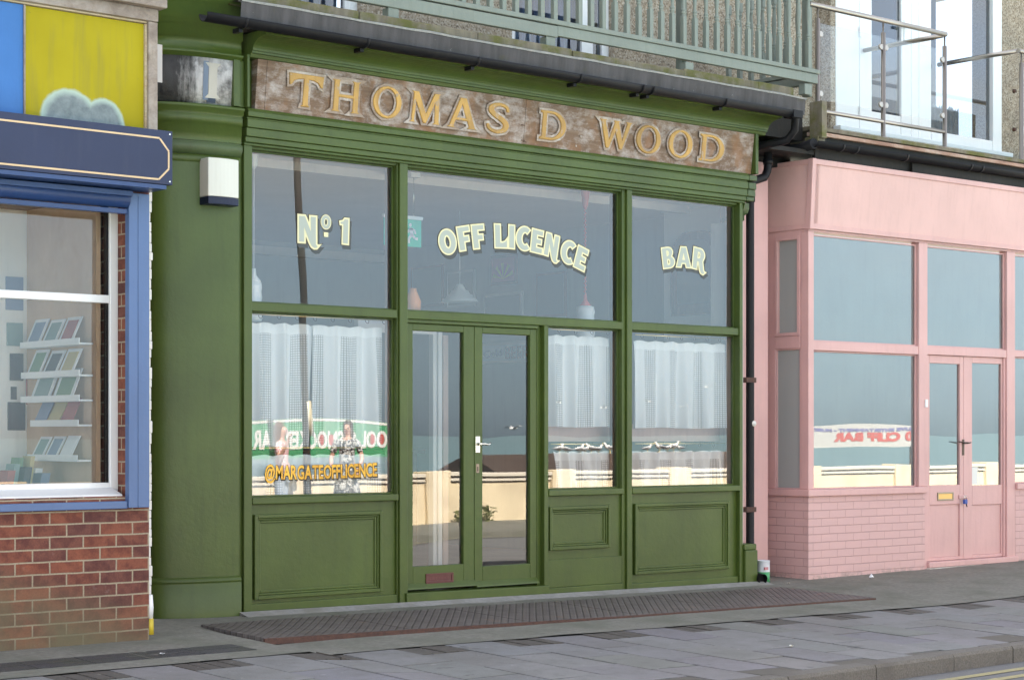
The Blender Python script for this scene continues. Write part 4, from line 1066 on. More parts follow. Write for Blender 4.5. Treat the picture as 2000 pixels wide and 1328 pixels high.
b = MB(); b.box(-4.7, hx2, LY - .0, LY + .1, 3.865, 3.875); b.build('bead', wood_board('peeling_cream', ((.4, .3, .16), (.5, .42, .3), (.6, .5, .4)), (.3, .15, .08)), ho)
b = MB(); b.box(-4.7, hx2 + .03, LY - .09, LY + .3, 3.956, 4.05); b.build('fascia', grey_t, ho, .006)
bx0, bx1 = X(303, LY - .01), X(317, LY - .01)
b = MB(); b.box(bx0, bx1, LY - .012, LY - .004, Z(310, 162, LY), Z(310, 88, LY)); b.build('bracket_plate', paint('painted_plate', (.4, .37, .36), .6, .15, .4, (.4, .2, .1), .25, (.55, .5, .2)), ho, .002)
# display inside the left shop window
WX = -1.62
def YX(px, x):          # depth on a side wall at x
    a = (px - 1000) / FPX; return (x - CAMX) / ((ST + a * CT) / (CT - a * ST)) - DIST
b = MB(); b.box(WX, WX + .03, FY + .08, .25, .5, 2.86); b.build('display_side', M['ply'], ls)
b = MB(); b.box(-4.7, WX, .2, .24, .5, 2.9); b.build('display_back', M['dispwhite'], ls)
b = MB(); b.box(-4.7, WX, FY + .08, .2, .80, .9); b.build('display_floor', M['dispwhite'], ls)
b = MB(); b.box(-4.7, WX + .03, FY + .08, .25, 2.78, 2.86); b.build('display_ceiling', paint('display_ceiling_brown', (.25, .16, .1), .7), ls)
art = [plain('card_white', (.72, .73, .74), .6), plain('card_red', (.34, .10, .09), .6), plain('card_teal', (.2, .28, .27), .6), plain('card_dark', (.05, .05, .06), .6), plain('card_green', (.15, .25, .15), .6), plain('card_yellow', (.46, .38, .18), .6), plain('card_blue', (.2, .25, .36), .6)]
ys = [(182, 66, 672, [1, 2, 6]), (182, 68, 733, [5, 3, 4]), (182, 67, 781, [4, 2]), (180, 86, 829, [1, 5, 6]), (178, 80, 897, [0, 6, 2])]
rr = random.Random(4)
for si, (pa, pb, py_, cards) in enumerate(ys):
    ya, yb = YX(pa, WX), YX(pb, WX); zc = Z(150, py_, YX(150, WX))
    sh = thing('display_shelf', ['white display ledge with tilted prints, topmost in the left shop window', 'white display ledge holding three white framed prints in the left shop window', 'white display ledge with two green prints in the left shop window', 'white display ledge with red and yellow booklets in the left shop window', 'lowest white display ledge with pale cards in the left shop window'][si], 'shelf', (WX, ya, zc), 'display ledges in the left shop window')
    b = MB(); b.box(WX - .10, WX, ya, yb, zc - .012, zc); b.box(WX - .10, WX - .092, ya, yb, zc, zc + .03); b.build('ledge', M['white'], sh, .002)
    n = len(cards); wd = (yb - ya) / (n + .6)
    for k, ci in enumerate(cards):
        y0 = ya + .12 + k * wd; hh = (.19 if si < 3 else .165) * (.86 + .22 * rr.random())
        cd = tag(MB().hexa([(WX - .088, y0, zc + .002), (WX - .088, y0 + wd * .86, zc + .002), (WX - .01, y0 + wd * .86, zc + hh), (WX - .01, y0, zc + hh)],
                       [(WX - .082, y0, zc + .002), (WX - .082, y0 + wd * .86, zc + .002), (WX - .004, y0 + wd * .86, zc + hh), (WX - .004, y0, zc + hh)]).build('print', art[0] if si != 3 else art[ci]),
                'small print number' if False else ['tilted print', 'white framed print', 'green print', 'bright booklet', 'pale card'][si] + ' on the ' + ['topmost', 'second', 'middle', 'fourth', 'lowest'][si] + ' display ledge, ' + ['front', 'next', 'rear'][k] + ' of its row', 'print', 'prints on the display ledges')
        if si != 3:
            i0, i1 = .14, .72; yq0, yq1 = y0 + wd * .86 * i0, y0 + wd * .86 * (1 - i0)
            q = lambda y, s: (WX - .0895 + .078 * s, y, zc + .002 + (hh - .002) * s)
            MB().hexa([q(yq0, .12), q(yq1, .12), q(yq1, .88), q(yq0, .88)], [tuple(Vector(q(*t)) + Vector((.003, 0, -.0005))) for t in ((yq0, .12), (yq1, .12), (yq1, .88), (yq0, .88))]).build('picture', art[ci], cd)
for k, (pa, pb, t, bt, mi) in enumerate(((20, 46, 690, 743, 3), (52, 80, 728, 790, 1), (16, 50, 785, 840, 3), (14, 45, 630, 675, 2), (12, 46, 540, 605, 6), (22, 33, 755, 780, 3))):
    y = .19
    o = MB().box(X(pa, y), X(pb, y), y, y + .012, Z(pa, bt, y), Z(pa, t, y)).build('wall_print', art[mi], None, .002)
    tag(o, ['dark portrait print on the pale wall of the left shop', 'tall print with a reddish figure next to the ledges in the left shop', 'dark framed print below the portrait in the left shop', 'teal print above the portrait in the left shop', 'blue print highest on the pale wall in the left shop', 'small oval dark print in the left shop'][k], 'print', 'prints on the display wall')
for k, (px_, h, w, mi) in enumerate(((8, .16, .05, 1), (20, .2, .04, 2), (30, .24, .03, 4), (41, .18, .05, 3), (52, .25, .03, 5), (62, .17, .05, 0), (74, .14, .06, 6))):
    y = -.35 + .05 * (k % 3); x = X(px_, y)
    o = MB().hexa([(x, y, .9), (x + w, y, .9), (x + w + .03, y, .9 + h), (x + .03, y, .9 + h)], [(x, y + .12, .9), (x + w, y + .12, .9), (x + w + .03, y + .12, .9 + h), (x + .03, y + .12, .9 + h)]).build('book', art[mi], None, .002)
    tag(o, ['red', 'teal', 'tall green', 'dark', 'tall yellow', 'white', 'blue'][k] + ' book leaning on the display floor of the left shop window', 'book', 'books on the display floor')

# ================================================================== PINK SHOP
PHI = TH - math.atan(FPX / (5450 - 1000))
PX0, PY0 = X(1579, -.03), -.03
PK = Matrix.Translation((PX0, PY0, 0)) @ Matrix.Rotation(-PHI, 4, 'Z')
def pu(px, w=0.):            # sight line onto the pink front (offset w inwards): local run
    a = (px - 1000) / FPX; d = Vector((ST + a * CT, CT - a * ST, 0)); n = Vector((math.sin(PHI), math.cos(PHI), 0))
    o = Vector((CAMX, -DIST, 0)); p0 = Vector((PX0, PY0, 0)) + n * w
    s = (p0 - o).dot(n) / d.dot(n); p = o + d * s - p0
    return p.dot(Vector((math.cos(PHI), -math.sin(PHI), 0))), s
def U(px, w=0.): return pu(px, w)[0]
def V(px, py, w=0.): return CAMZ - (py - HOR) / FPX * pu(px, w)[1]
ps = thing('shop_building', 'pale pink painted shop with brick stall riser and double door right of the green shop', 'shop', (PX0, PY0, 0))
pb = lambda: MB(PK)
SD = .62
u1 = U(1806); ud = U(1983)
zs0, zs1 = V(1700, 960.5), V(1700, 945)
zs0, zs1 = .715, .79
zs1, zs0 = V(1660, 954), V(1660, 967)
def sidebrick():
    b = pb(); b.box(0, u1, 0, .1, -.2, zs0); return b
sidebrick().build('brick_front', M['pinkbrick'], ps)
b = pb(); b.box(0, .1, .1001, SD, -.2, zs0); b.build('brick_side', M['pinkbrick'], ps)
b = pb(); b.prism([(-.035, -.035, zs0), (u1, -.035, zs0), (u1, .1, zs0), (.1, .1, zs0), (.1, SD, zs0), (-.035, SD, zs0)], (0, 0, zs1 - zs0)); b.build('sill', M['pinkwood'], ps, .008)
# recess pilaster
b = pb(); b.box(-.30, .12, SD, SD + .1, -.2, 3.95); b.box(-.15, -.05, SD - .02, SD, -.05, 3.3); b.build('pilaster', M['pinkwood'], ps, .008)
ztop = V(1700, 474); zt1, zt0 = V(1700, 677), V(1700, 687)
zt1, zt0 = V(1690, 671), V(1690, 688)
zh = V(1800, 478)
um0, um1 = U(1795), U(1812); ue0, ue1 = U(1967), U(1983)
uc = U(1590)
b = pb(); b.box(0, uc, 0, .085, zs1, zh + .02); b.build('corner_post', M['pinkwood'], ps, .006)
b = pb(); b.box(um0, um1, .0, .1, zs1 + .0005, zh + .02); b.box(u1 + .0005, um1, .004, .1, V(1810, 1112), zs1); b.build('mullion', M['pinkwood'], ps, .006)
b = pb(); b.box(ue0, ue1, .0, .1, -.04, zh + .02); b.build('mullion', M['pinkwood'], ps, .006)
b = pb(); b.box(uc, um0, .006, .09, zt0, zt1); b.build('transom', M['pinkwood'], ps, .005)
b = pb(); b.box(um1, ue0, .006, .09, V(1890, 695.5), V(1890, 680)); b.build('transom', M['pinkwood'], ps, .005)
b = pb(); b.box(ue1, ue1 + 3, .006, .09, V(1990, 697), V(1990, 686)); b.build('transom', M['pinkwood'], ps, .005)
b = pb(); b.box(ue1, ue1 + 3, 0, .1, -.1, V(1990, 955)); b.build('brick_front', M['pinkbrick'], ps)
b = pb(); b.box(ue1, ue1 + 3, -.03, .1, V(1990, 955), V(1990, 944)); b.build('sill', M['pinkwood'], ps, .006)
M['frost'] = None
def milky():
    """old panes with a film of dust on the inside"""
    m = glass_mat('dusty_milky_glass', (.5, .55, .55), 1.9, .18, 1.0, .0); return m
film = paint('whitened_inside_of_glass', (.33, .38, .39), .9, .05, .2, (.25, .27, .27))
M['milky'] = glass_mat('pink_shop_glass', (.95, .97, .97), 2.6, .10, 1.0, .01)
def ppane(ua, ub, za, zb, w, parent):
    o = pane(ua, ub, za, zb, w, parent, 'milky', xf=PK)
    b = pb(); b.box(ua, ub, w + .012, w + .02, za, zb); b.build('window_film', film, parent)
def pwin(ua, ub, za, zb, w=.05):
    b = pb(); b.frame(ua, ub, za, zb, .014, w - .012, w + .02); f = b.build('window', M['pinkwood'], ps, .003)
    ppane(ua + .014, ub - .014, za + .014, zb - .014, w, f); return f
pwin(uc, um0, zt1, zh); pwin(uc, um0, zs1, zt0)
pwin(um1, ue0, V(1890, 680), zh); pwin(ue1, ue1 + 2.9, V(1990, 686), zh); pwin(ue1, ue1 + 2.9, V(1990, 944), V(1990, 697))
# side return windows
sw = lambda px: None
def YS(px):                       # depth along the side face (local w) for a sight line
    a = (px - 1000) / FPX; d = Vector((ST + a * CT, CT - a * ST, 0)); o = Vector((CAMX, -DIST, 0)); p0 = Vector((PX0, PY0, 0))
    n = Vector((math.cos(PHI), -math.sin(PHI), 0)); s = (p0 - o).dot(n) / d.dot(n); p = o + d * s - p0
    return p.dot(Vector((math.sin(PHI), math.cos(PHI), 0))), s
def VS(px, py): return CAMZ - (py - HOR) / FPX * YS(px)[1]
b = pb(); w0, w1 = YS(1562)[0], YS(1514)[0]
b.box(.004, .085, .0855, w0, zs1, zh + .05); b.build('side_post', M['pinkwood'], ps, .005)
b = pb(); b.box(.006, .085, w1, SD - .001, zs1, zh + .05); b.build('side_post', M['pinkwood'], ps, .005)
za, zb_ = VS(1540, 656), VS(1540, 681)
b = pb(); b.box(.0, .085, w0, w1, zb_, za); b.build('side_transom', M['pinkwood'], ps, .005)
b = pb(); b.box(.002, .085, w0, w1, VS(1540, 463), zh + .05); b.build('side_head', M['pinkwood'], ps, .004)
def sidepane(z0, z1, fr):
    b = pb()
    if fr: b.box(-.008, .03, w0, w0 + .03, z0, z1); b.box(-.008, .03, w1 - .03, w1, z0, z1); b.box(-.008, .03, w0 + .03, w1 - .03, z0, z0 + .03); b.box(-.008, .03, w0 + .03, w1 - .03, z1 - .03, z1)
    else: b.box(.01, .03, w0, w0 + .012, z0, z1); b.box(.01, .03, w1 - .012, w1, z0, z1); b.box(.01, .03, w0 + .012, w1 - .012, z0, z0 + .012); b.box(.01, .03, w0 + .012, w1 - .012, z1 - .012, z1)
    f = b.build('side_window', M['pinkwood'], ps, .003)
    b = pb(); b.box(.03, .036, w0 + .01, w1 - .01, z0 + .01, z1 - .01); b.build('pane', M['side_glass'], f)
gm, nt, bb = new_mat('grey_side_glass'); bb.inputs['Base Color'].default_value = (.34, .35, .34, 1); bb.inputs['Roughness'].default_value = .08; M['side_glass'] = gm
sidepane(za, VS(1540, 463), True); sidepane(zs1, zb_, False)
# fascia box leaning forward
f0, f1 = V(1700, 457.5), V(1700, 330)
f0, f1 = V(1583, 447), V(1589, 314)
TL = .06
b = pb()
b.hexa([(-.0, -.02, f0), (8, -.02, f0), (8, -.02 - TL, f1), (-.03, -.02 - TL, f1)], [(-.0, .1, f0), (8, .1, f0), (8, .1, f1), (-.03, .1, f1)])
fa = b.build('fascia', M['pink'], ps)
def tf(z): return -.02 - TL * (z - f0) / (f1 - f0)
b = pb()
for z0, z1, o in ((f0 - .004, f0 + .045, .012), (f1 - .05, f1, .014)):
    b.hexa([(-.0, tf(z0) - o, z0), (8, tf(z0) - o, z0), (8, tf(z1) - o, z1), (-.0, tf(z1) - o, z1)], [(0, tf(z0) + .004, z0), (8, tf(z0) + .004, z0), (8, tf(z1) + .004, z1), (0, tf(z1) + .004, z1)])
if False: b.hexa([(.0, tf(f0) - .014, f0 + .0451), (.03, tf(f0) - .014, f0 + .0451), (.03, tf(f1 - .05) - .014, f1 - .0501), (.0, tf(f1 - .05) - .014, f1 - .0501)],
       [(.0, tf(f0) + .004, f0 + .0451), (.03, tf(f0) + .004, f0 + .0451), (.03, tf(f1 - .05) + .004, f1 - .0501), (.0, tf(f1 - .05) + .004, f1 - .0501)])
b.build('fascia_trim', M['pinkwood'], fa, .004)
b = pb()
sb = [(-.0, -.02, f0), (-.0, SD, f0), (-.06, SD, f1), (-.03, -.02 - TL, f1)]
b.hexa(sb, [(x + .1, y, z) for x, y, z in sb]); sf = b.build('side_fascia', M['pink'], ps)
b = pb()
def sfp(w, z, o=0): s = (z - f0) / (f1 - f0); return (-(.0 + (.03 + .03 * max(0, w) / SD) * s) - o, w, z)
for (wa, za_), (wb, zb2) in (((-.02, f0), (SD, f0 + .045)), ((-.06, f1 - .045), (SD, f1))):
    b.hexa([sfp(wa, za_, .012), sfp(wb, za_, .012), sfp(wb, zb2, .012), sfp(wa, zb2, .012)], [sfp(wa, za_, -.01), sfp(wb, za_, -.01), sfp(wb, zb2, -.01), sfp(wa, zb2, -.01)])
for wa, wb in ((SD - .05, SD),):
    b.hexa([sfp(wa, f0 + .0451, .012), sfp(wb, f0 + .0451, .012), sfp(wb, f1 - .0451, .012), sfp(wa, f1 - .0451, .012)], [sfp(wa, f0 + .0451, -.01), sfp(wb, f0 + .0451, -.01), sfp(wb, f1 - .0451, -.01), sfp(wa, f1 - .0451, -.01)])
b.build('side_trim', M['pinkwood'], sf, .003)
b = pb(); cz0, cz1 = f0 - .006, f1 + .004
def cpost(z): s_ = (z - f0) / (f1 - f0); x_, y_ = -.016 - .03 * s_, -.036 - TL * s_; return [(x_, y_, z), (x_ + .05, y_, z), (x_ + .05, y_ + .06, z), (x_, y_ + .06, z)]
b.hexa(cpost(cz0), cpost(cz1)); b.build('fascia_corner', M['pinkwood'], fa, .005)
b = pb(); b.box(.11, 8, .1, .3, f0, f1); b.box(0, 8, -.0, .1, zh + .021, f0 - .004); b.build('head_board', M['pinkwood'], ps)
# pink doors
dz0, dzt = V(1850, 1094), V(1890, 696)
um = U(1887.5)
def pdoor(ua, ub, pa, pb_, first_):
    b = pb(); ga, gb = U(pa, .04), U(pb_, .04); gz1, gz0 = V((pa + pb_) / 2, 710, .04), V((pa + pb_) / 2, 947, .04); mid = V((pa + pb_) / 2, 985, .04)
    b.box(ua, ga, .035, .085, dz0, dzt); b.box(gb, ub, .035, .085, dz0, dzt); b.box(ga, gb, .035, .085, gz1, dzt); b.box(ga, gb, .035, .085, mid, gz0)
    b.box(ga, gb, .05, .08, dz0 + .03, mid); b.box(ga, gb, .035, .085, dz0, dz0 + .03)
    d = b.build('door', M['pinkwood'], ps, .004)
    ppane(ga - .003, gb + .003, gz0 - .003, gz1 + .003, .055, d); return d
pd1 = pdoor(um1 + .002, um - .002, 1815, 1874, 1); pd2 = pdoor(um + .002, ue0 - .03, 1898, 1955, 0)
b = pb(); b.box(ue0 - .028, ue0, .02, .1, dz0, dzt); b.build('door_stop', M['pinkwood'], ps, .004)
b = pb(); b.box(um1 - .01, ue1 + .02, -.03, .1, dz0 - .06, dz0 - .004); b.build('threshold', M['pinkwood'], ps, .008)
b = pb(); b.box(um1 - .02, ue1 + .03, -.04, .1, -.2, dz0 - .061); b.build('step', M['stone'], ps, .01)
b = pb(); la, lb_ = U(1831, .03), U(1862, .03); lz1, lz0 = V(1846, 961, .03), V(1846, 977, .03)
b.frame(la, lb_, lz0, lz1, .016, .024, .035); lp2 = b.build('letter_plate', plain('tarnished_brass', (.3, .27, .2), .4, .7), pd1, .003)
b = pb(); b.box(la + .016, lb_ - .016, .029, .035, lz0 + .016, lz1 - .016); b.build('flap', plain('worn_brass', (.55, .36, .14), .35, .8), lp2)
hu = U(1882, .03); hza, hzb = V(1882, 858, .03), V(1882, 889, .03)
dk = plain('dark_bronze', (.08, .06, .05), .4, .7)
b = pb(); b.box(hu - .02, hu + .015, .03, .035, hzb, hza); ph = b.build('handle', dk, pd1, .003)
b = pb(); hh = hza - .035; b.lathe([(.01, 0), (.01, -.035)], (hu, .03, hh), 10, 'Y'); b.tube([(hu - .01, -.006, hh), (hu - .06, -.008, hh + .008), (hu - .12, -.004, hh + .012)], [.009, .007, .006], 8); b.tube([(hu, -.006, hh), (hu + .05, -.008, hh), (hu + .075, -.004, hh + .006)], [.009, .007, .006], 8); b.build('lever', dk, ph)
pl_ = thing('padlock', 'blue padlock hanging on a hasp between the pink doors', 'padlock', PK @ Vector((U(1886), -.02, V(1886, 972))))
b = pb(); lu = U(1884.5, .0); lz = V(1885, 978, .0); b.box(lu - .022, lu + .022, -.02, .01, lz - .03, lz + .015); b.build('body', plain('blue_plastic', (.03, .08, .35), .4), pl_, .006)
b = pb(); b.tube([(lu - .014, -.005, lz + .01), (lu - .014, -.005, lz + .04), (lu, -.005, lz + .052), (lu + .014, -.005, lz + .04), (lu + .014, -.005, lz + .01)], .004, 8); b.build('shackle', M['chrome'], pl_)
b = pb(); b.tube([(lu + .01, -.01, lz - .03), (lu + .02, -.012, lz - .06)], [.007, .004], 6); b.build('key_cover', M['black'], pl_)
b = pb(); b.box(lu - .06, lu + .10, .022, .034, lz + .022, lz + .062); b.build('hasp', M['pinkwood'], pd1, .003)
b = pb(); nu = U(1908, .05); b.box(U(1899, .05), U(1910, .05), .0538, .0548, V(1905, 946, .05), V(1905, 912, .05)); b.build('notice', plain('paper_notice', (.75, .76, .72), .8), pd2)
b = pb(); b.box(U(1806, -.0), U(1811, 0), -.012, 0, V(1808, 795), V(1808, 780)); b.build('bell_push', M['white'], ps, .002)
# eaves of the pink shop: soffit boards and gutter
EY = -.10
def line_box(name, m, pxa, ya0, ya1, y, d, x_end=13., par=ps, bev=.004):
    xa = X(pxa, y); z0, z1 = Z(pxa, ya0, y), Z(pxa, ya1, y)
    return MB().box(xa, x_end, y, y + d, z0, z1).build(name, m, par, bev)
xg0 = X(1502, .2)
line_box('soffit_board', M['blacktimber'], 1592, 318, 285, EY + .02, .04)
b = MB(); b.box(X(1780, EY - .0), 13, EY - .012, EY + .0199, Z(1780, 341, EY), Z(1780, 318, EY)); b.build('fascia_patch', M['blacktimber'], ps, .003)
line_box('flaking_board', wood_board('flaking_salmon_board', ((.2, .09, .06), (.42, .27, .2), (.5, .34, .27)), (.5, .42, .36)), 1592, 264, 256.5, EY + .0, .1)
line_box('upper_gutter_board', M['blacktimber'], 1592, 284, 265, EY + .04, .06)
b = MB(); gyy, gzz = EY - .06, Z(1640, 284, EY - .06); prof = [(gyy + .055 * math.cos(math.pi + k / 12 * math.pi), gzz + .055 * math.sin(math.pi + k / 12 * math.pi)) for k in range(13)] + [(gyy + .049 * math.cos(2 * math.pi - k / 12 * math.pi), gzz + .049 * math.sin(2 * math.pi - k / 12 * math.pi)) for k in range(13)]
b.ext(prof, X(1590, gyy), 13, True); pg = b.build('gutter', M['black'], ps)
b = MB(); b.tube([(X(1590, gyy), gyy, gzz - .02), (X(1560, .05), .05, gzz - .045), (X(1500, .2), .22, gzz - .07)], .05, 12); b.build('gutter_return', M['black'], pg)
for px_ in (1640, 1668, 1765, 1890, 1912):
    xx = X(px_, gyy); b = MB()
    b.ext([(gyy + .062 * math.cos(math.pi + k / 10 * math.pi), gzz + .062 * math.sin(math.pi + k / 10 * math.pi)) for k in range(11)] + [(gyy + .056 * math.cos(2 * math.pi - k / 10 * math.pi), gzz + .056 * math.sin(2 * math.pi - k / 10 * math.pi)) for k in range(11)], xx - .015, xx + .015, True)
    b.build('gutter_clip', M['black'], pg)
b = MB(); b.box(5.42, X(1592, 0), .3, .36, 3.78, 4.1); b.build('recess_soffit', M['blacktimber'], ps)
b = MB(); b.box(5.46, 13, EY + .03, 1.2, 3.86, 3.9); b.build('soffit', M['blacktimber'], ps)
b = MB(); b.box(X(1588, -.06), 13, -.06, 1.2, 4.095, 4.132); b.build('balcony_deck', M['mosswood'], ps, .004)
# upper storey with white french window
WY = 1.0
wx0, wx1 = X(1636, WY), X(1957, WY)
b = MB(); b.box(ux1 + .001, wx0, WY + .03, WY + .4, 4.1, 6.95); b.build('upper_wall', M['pebble'], ps)
b = MB(); b.box(wx1, 13, WY + .03, WY + .4, 4.1, 6.95); b.build('upper_wall', M['pebble'], ps)
b = MB(); b.box(ux1 + .001, 13, WY + .03, 9, 6.951, 7.25); b.build('unseen_parapet', M['pebble'], ps)  # out of view; height shaped with the roof to set the street shadow
fb = Z(1950, 298, WY)
b = MB(); b.box(wx0, X(1706, WY), WY + .02, WY + .1, fb, 6.8); b.box(X(1764, WY), X(1822, WY), WY + .02, WY + .1, fb, 6.8); b.box(X(1940, WY), wx1, WY, WY + .1, fb, 6.8)
b.box(X(1706, WY), X(1764, WY), WY + .03, WY + .1, fb, fb + .22); b.box(X(1822, WY), X(1940, WY), WY + .01, WY + .1, fb, fb + .12); b.box(wx0, wx1, WY + .02, WY + .1, 6.801, 6.9)
fw = b.build('french_window', M['white'], ps, .008)
b = MB()
for px_ in (1682, 1783, 1798): b.box(X(px_, WY) - .006, X(px_, WY) + .006, WY + .012, WY + .02, fb, 6.8)
b.build('bead', M['white'], fw)
pane(X(1706, WY), X(1764, WY), fb + .22, 6.8, WY + .05, fw, 'glass_up'); pane(X(1822, WY), X(1940, WY), fb + .12, 6.8, WY + .05, fw, 'glass_up')
b = MB(); b.box(wx0 - .05, wx1 + .1, WY - .08, WY + .02, fb - .05, fb - .002); b.build('sill', M['white'], fw, .006)
for pa, pz in ((1682, 65), (1682, 220)):
    b = MB(); b.box(X(pa, WY) - .018, X(pa, WY) + .018, WY + .0, WY + .011, Z(pa, pz + 8, WY), Z(pa, pz - 12, WY)); b.build('hinge', M['white'], fw, .003)
b = MB(); xx = X(1770, WY); b.box(xx - .02, xx + .02, WY + .008, WY + .02, Z(1770, 85, WY), Z(1770, 40, WY)); b.box(xx - .1, xx + .02, WY - .03, WY - .01, Z(1770, 56, WY), Z(1770, 50, WY)); b.build('handle', M['white'], fw, .004)
b = MB(); b.box(wx0, wx1, WY + .9, WY + .95, 4.1, 7); b.build('room_back', paint('blue_room', (.1, .16, .28), .8), fw)
b = MB(); rows = []
for i in range(60):
    x = X(1822, WY) + .02 + i * .012; rows.append((b.v((x, WY + .2 + .012 * math.sin(i * .8), fb + .12)), b.v((x, WY + .2 + .012 * math.sin(i * .8), fb + .45 + .02 * math.sin(i * 1.3)))))
for r0, r1 in zip(rows, rows[1:]): b.bm.faces.new([r0[0], r1[0], r1[1], r0[1]])
b.build('net_curtain', plain('net_white', (.5, .55, .62), .8), fw)
for pz in (178, 253):
    b = MB(); b.lathe([(.025, 0), (.018, -.03)], (X(1984, WY), WY + .03, Z(1984, pz, WY)), 10, 'Y'); b.build('fixing', M['iron'], ps)
# steel and glass balcony rails
def glass_rail(name, label, posts, y, ret, gl):
    t = thing('glass_balustrade', label, 'balustrade', (X(posts[0], y), y, 4.13), 'steel and glass balcony rails')
    zt = 5.265; zb = 4.132
    for px_ in posts:
        x = X(px_, y); b = MB(); b.lathe([(.045, zb), (.045, zb + .008), (.022, zb + .008), (.022, zt - .12), (.008, zt - .118), (.008, zt - .02)], (x, y, 0), 14); p = b.build('post', M['steel'], t)
        for zz in (zb + .32, zt - .26):
            b = MB()
            for s in ((-1, 1) if px_ not in (posts[0], posts[-1]) else ((1,) if px_ == posts[0] else (-1,))):
                b.lathe([(.024, -.014), (.028, -.01), (.028, .01), (.024, .014)], (x + s * .04, y, zz), 12, 'Y'); b.box(x + (.0 if s > 0 else -.04), x + (.04 if s > 0 else 0), y - .012, y + .012, zz - .026, zz + .026)
            b.build('clamp', M['steel'], p)
    x0, x1 = X(posts[0], y), X(posts[-1], y)
    b = MB(); pts_ = [(x0 - .12 if gl else x0 - .05, y, zt), (x1 + .02, y, zt)]
    b.tube(pts_, .024, 14); b.build('handrail', M['steel'], t)
    if ret:
        b = MB(); b.tube([(x1, y + .02, zt - .01), (x1, y + .3, zt - .01), (x1 - .01, y + .6, zt - .01), (x1 - .01, WY, zt - .01)], .024, 12); b.build('return_rail', M['steel'], t)
    else:
        b = MB(); b.tube([(x0 - .05, y + .02, zt), (x0 - .07, y + .4, zt), (x0 - .07, WY, zt)], .024, 12); b.build('return_rail', M['steel'], t)
    b = MB(); b.tube([(x0, y, zb + .16), (x1, y, zb + .16)], .02, 12); b.build('bottom_rail', M['steel'], t)
    for pa, pc in zip(posts, posts[1:]):
        b = MB(); b.box(X(pa, y) + .035, X(pc, y) - .035, y - .004, y + .004, zb + .26, zt - .16)
        b.bm.faces.ensure_lookup_table()
        for f_ in b.bm.faces: f_.material_index = 1
        b.bm.faces[2].material_index = 0
        b.build('pane', [M['glass_rail'], M['clear']], t)
glass_rail('a', 'steel balcony rail with two glass panes in front of the white french window', [1597, 1725, 1845], .0, True, True)
glass_rail('b', 'steel balcony rail cut off by the right edge of the photo', [1995, 2125, 2250], .0, False, False)

# downpipe between the green and the pink shop
dp = thing('drainpipe', 'black drainpipe with elbow between the green and the pink shop', 'drainpipe', (X(1465, .12), .12, 0))
dx, dy = X(1465, .12), .12
b = MB()
ex, ez = X(1500, .12), Z(1500, 322, .12)
b.tube([(ex, dy, ez + .16), (ex, dy, ez), (ex - .01, dy, ez - .06), (ex - .05, dy, ez - .12), (dx + .06, dy, ez - .16), (dx + .01, dy, ez - .2), (dx, dy, ez - .28), (dx, dy, 1.6), (dx, dy, .14), (dx + .0, dy - .02, .06), (dx + .02, dy - .06, .02)], .038, 14); b.build('pipe', M['black'], dp)
for a, c in (((ex, ez), (ex, ez + .05)), ((dx, ez - .3), (dx, ez - .36))):
    b = MB(); b.tube([(a[0], dy, a[1]), (c[0], dy, c[1])], .046, 14); b.build('collar', M['black'], dp)
b = MB(); b.tube([(X(1484, -.02), -.0, .0), (X(1484, -.02) - .02, -.08, -.005)], .045, 14, cap=False); b.lathe([(.04, 0), (.001, .001)], (X(1484, -.02) - .01, -.04, -.003), 14, 'Y', cap=False); b.build('shoe', M['black'], dp)
for pz in (742, 995):
    b = MB(); b.box(dx - .09, dx + .042, dy - .04, dy + .05, Z(1458, pz + 5, .1), Z(1458, pz - 5, .1)); b.build('bracket', M['iron'], dp, .003)
b = MB(); b.lathe([(.026, 0), (.024, -.008), (.0, -.014)], (dx + .01, dy - .038, Z(1467, 827, .1)), 16, 'Y', cap=False); b.build('round_cap', M['whiteold'], dp)
b = MB(); b.tube([(dx + .065, dy + .02, .1), (dx + .068, dy + .02, 2.0), (dx + .06, dy + .02, 3.1)], .006, 6); b.build('cable', M['black'], dp)

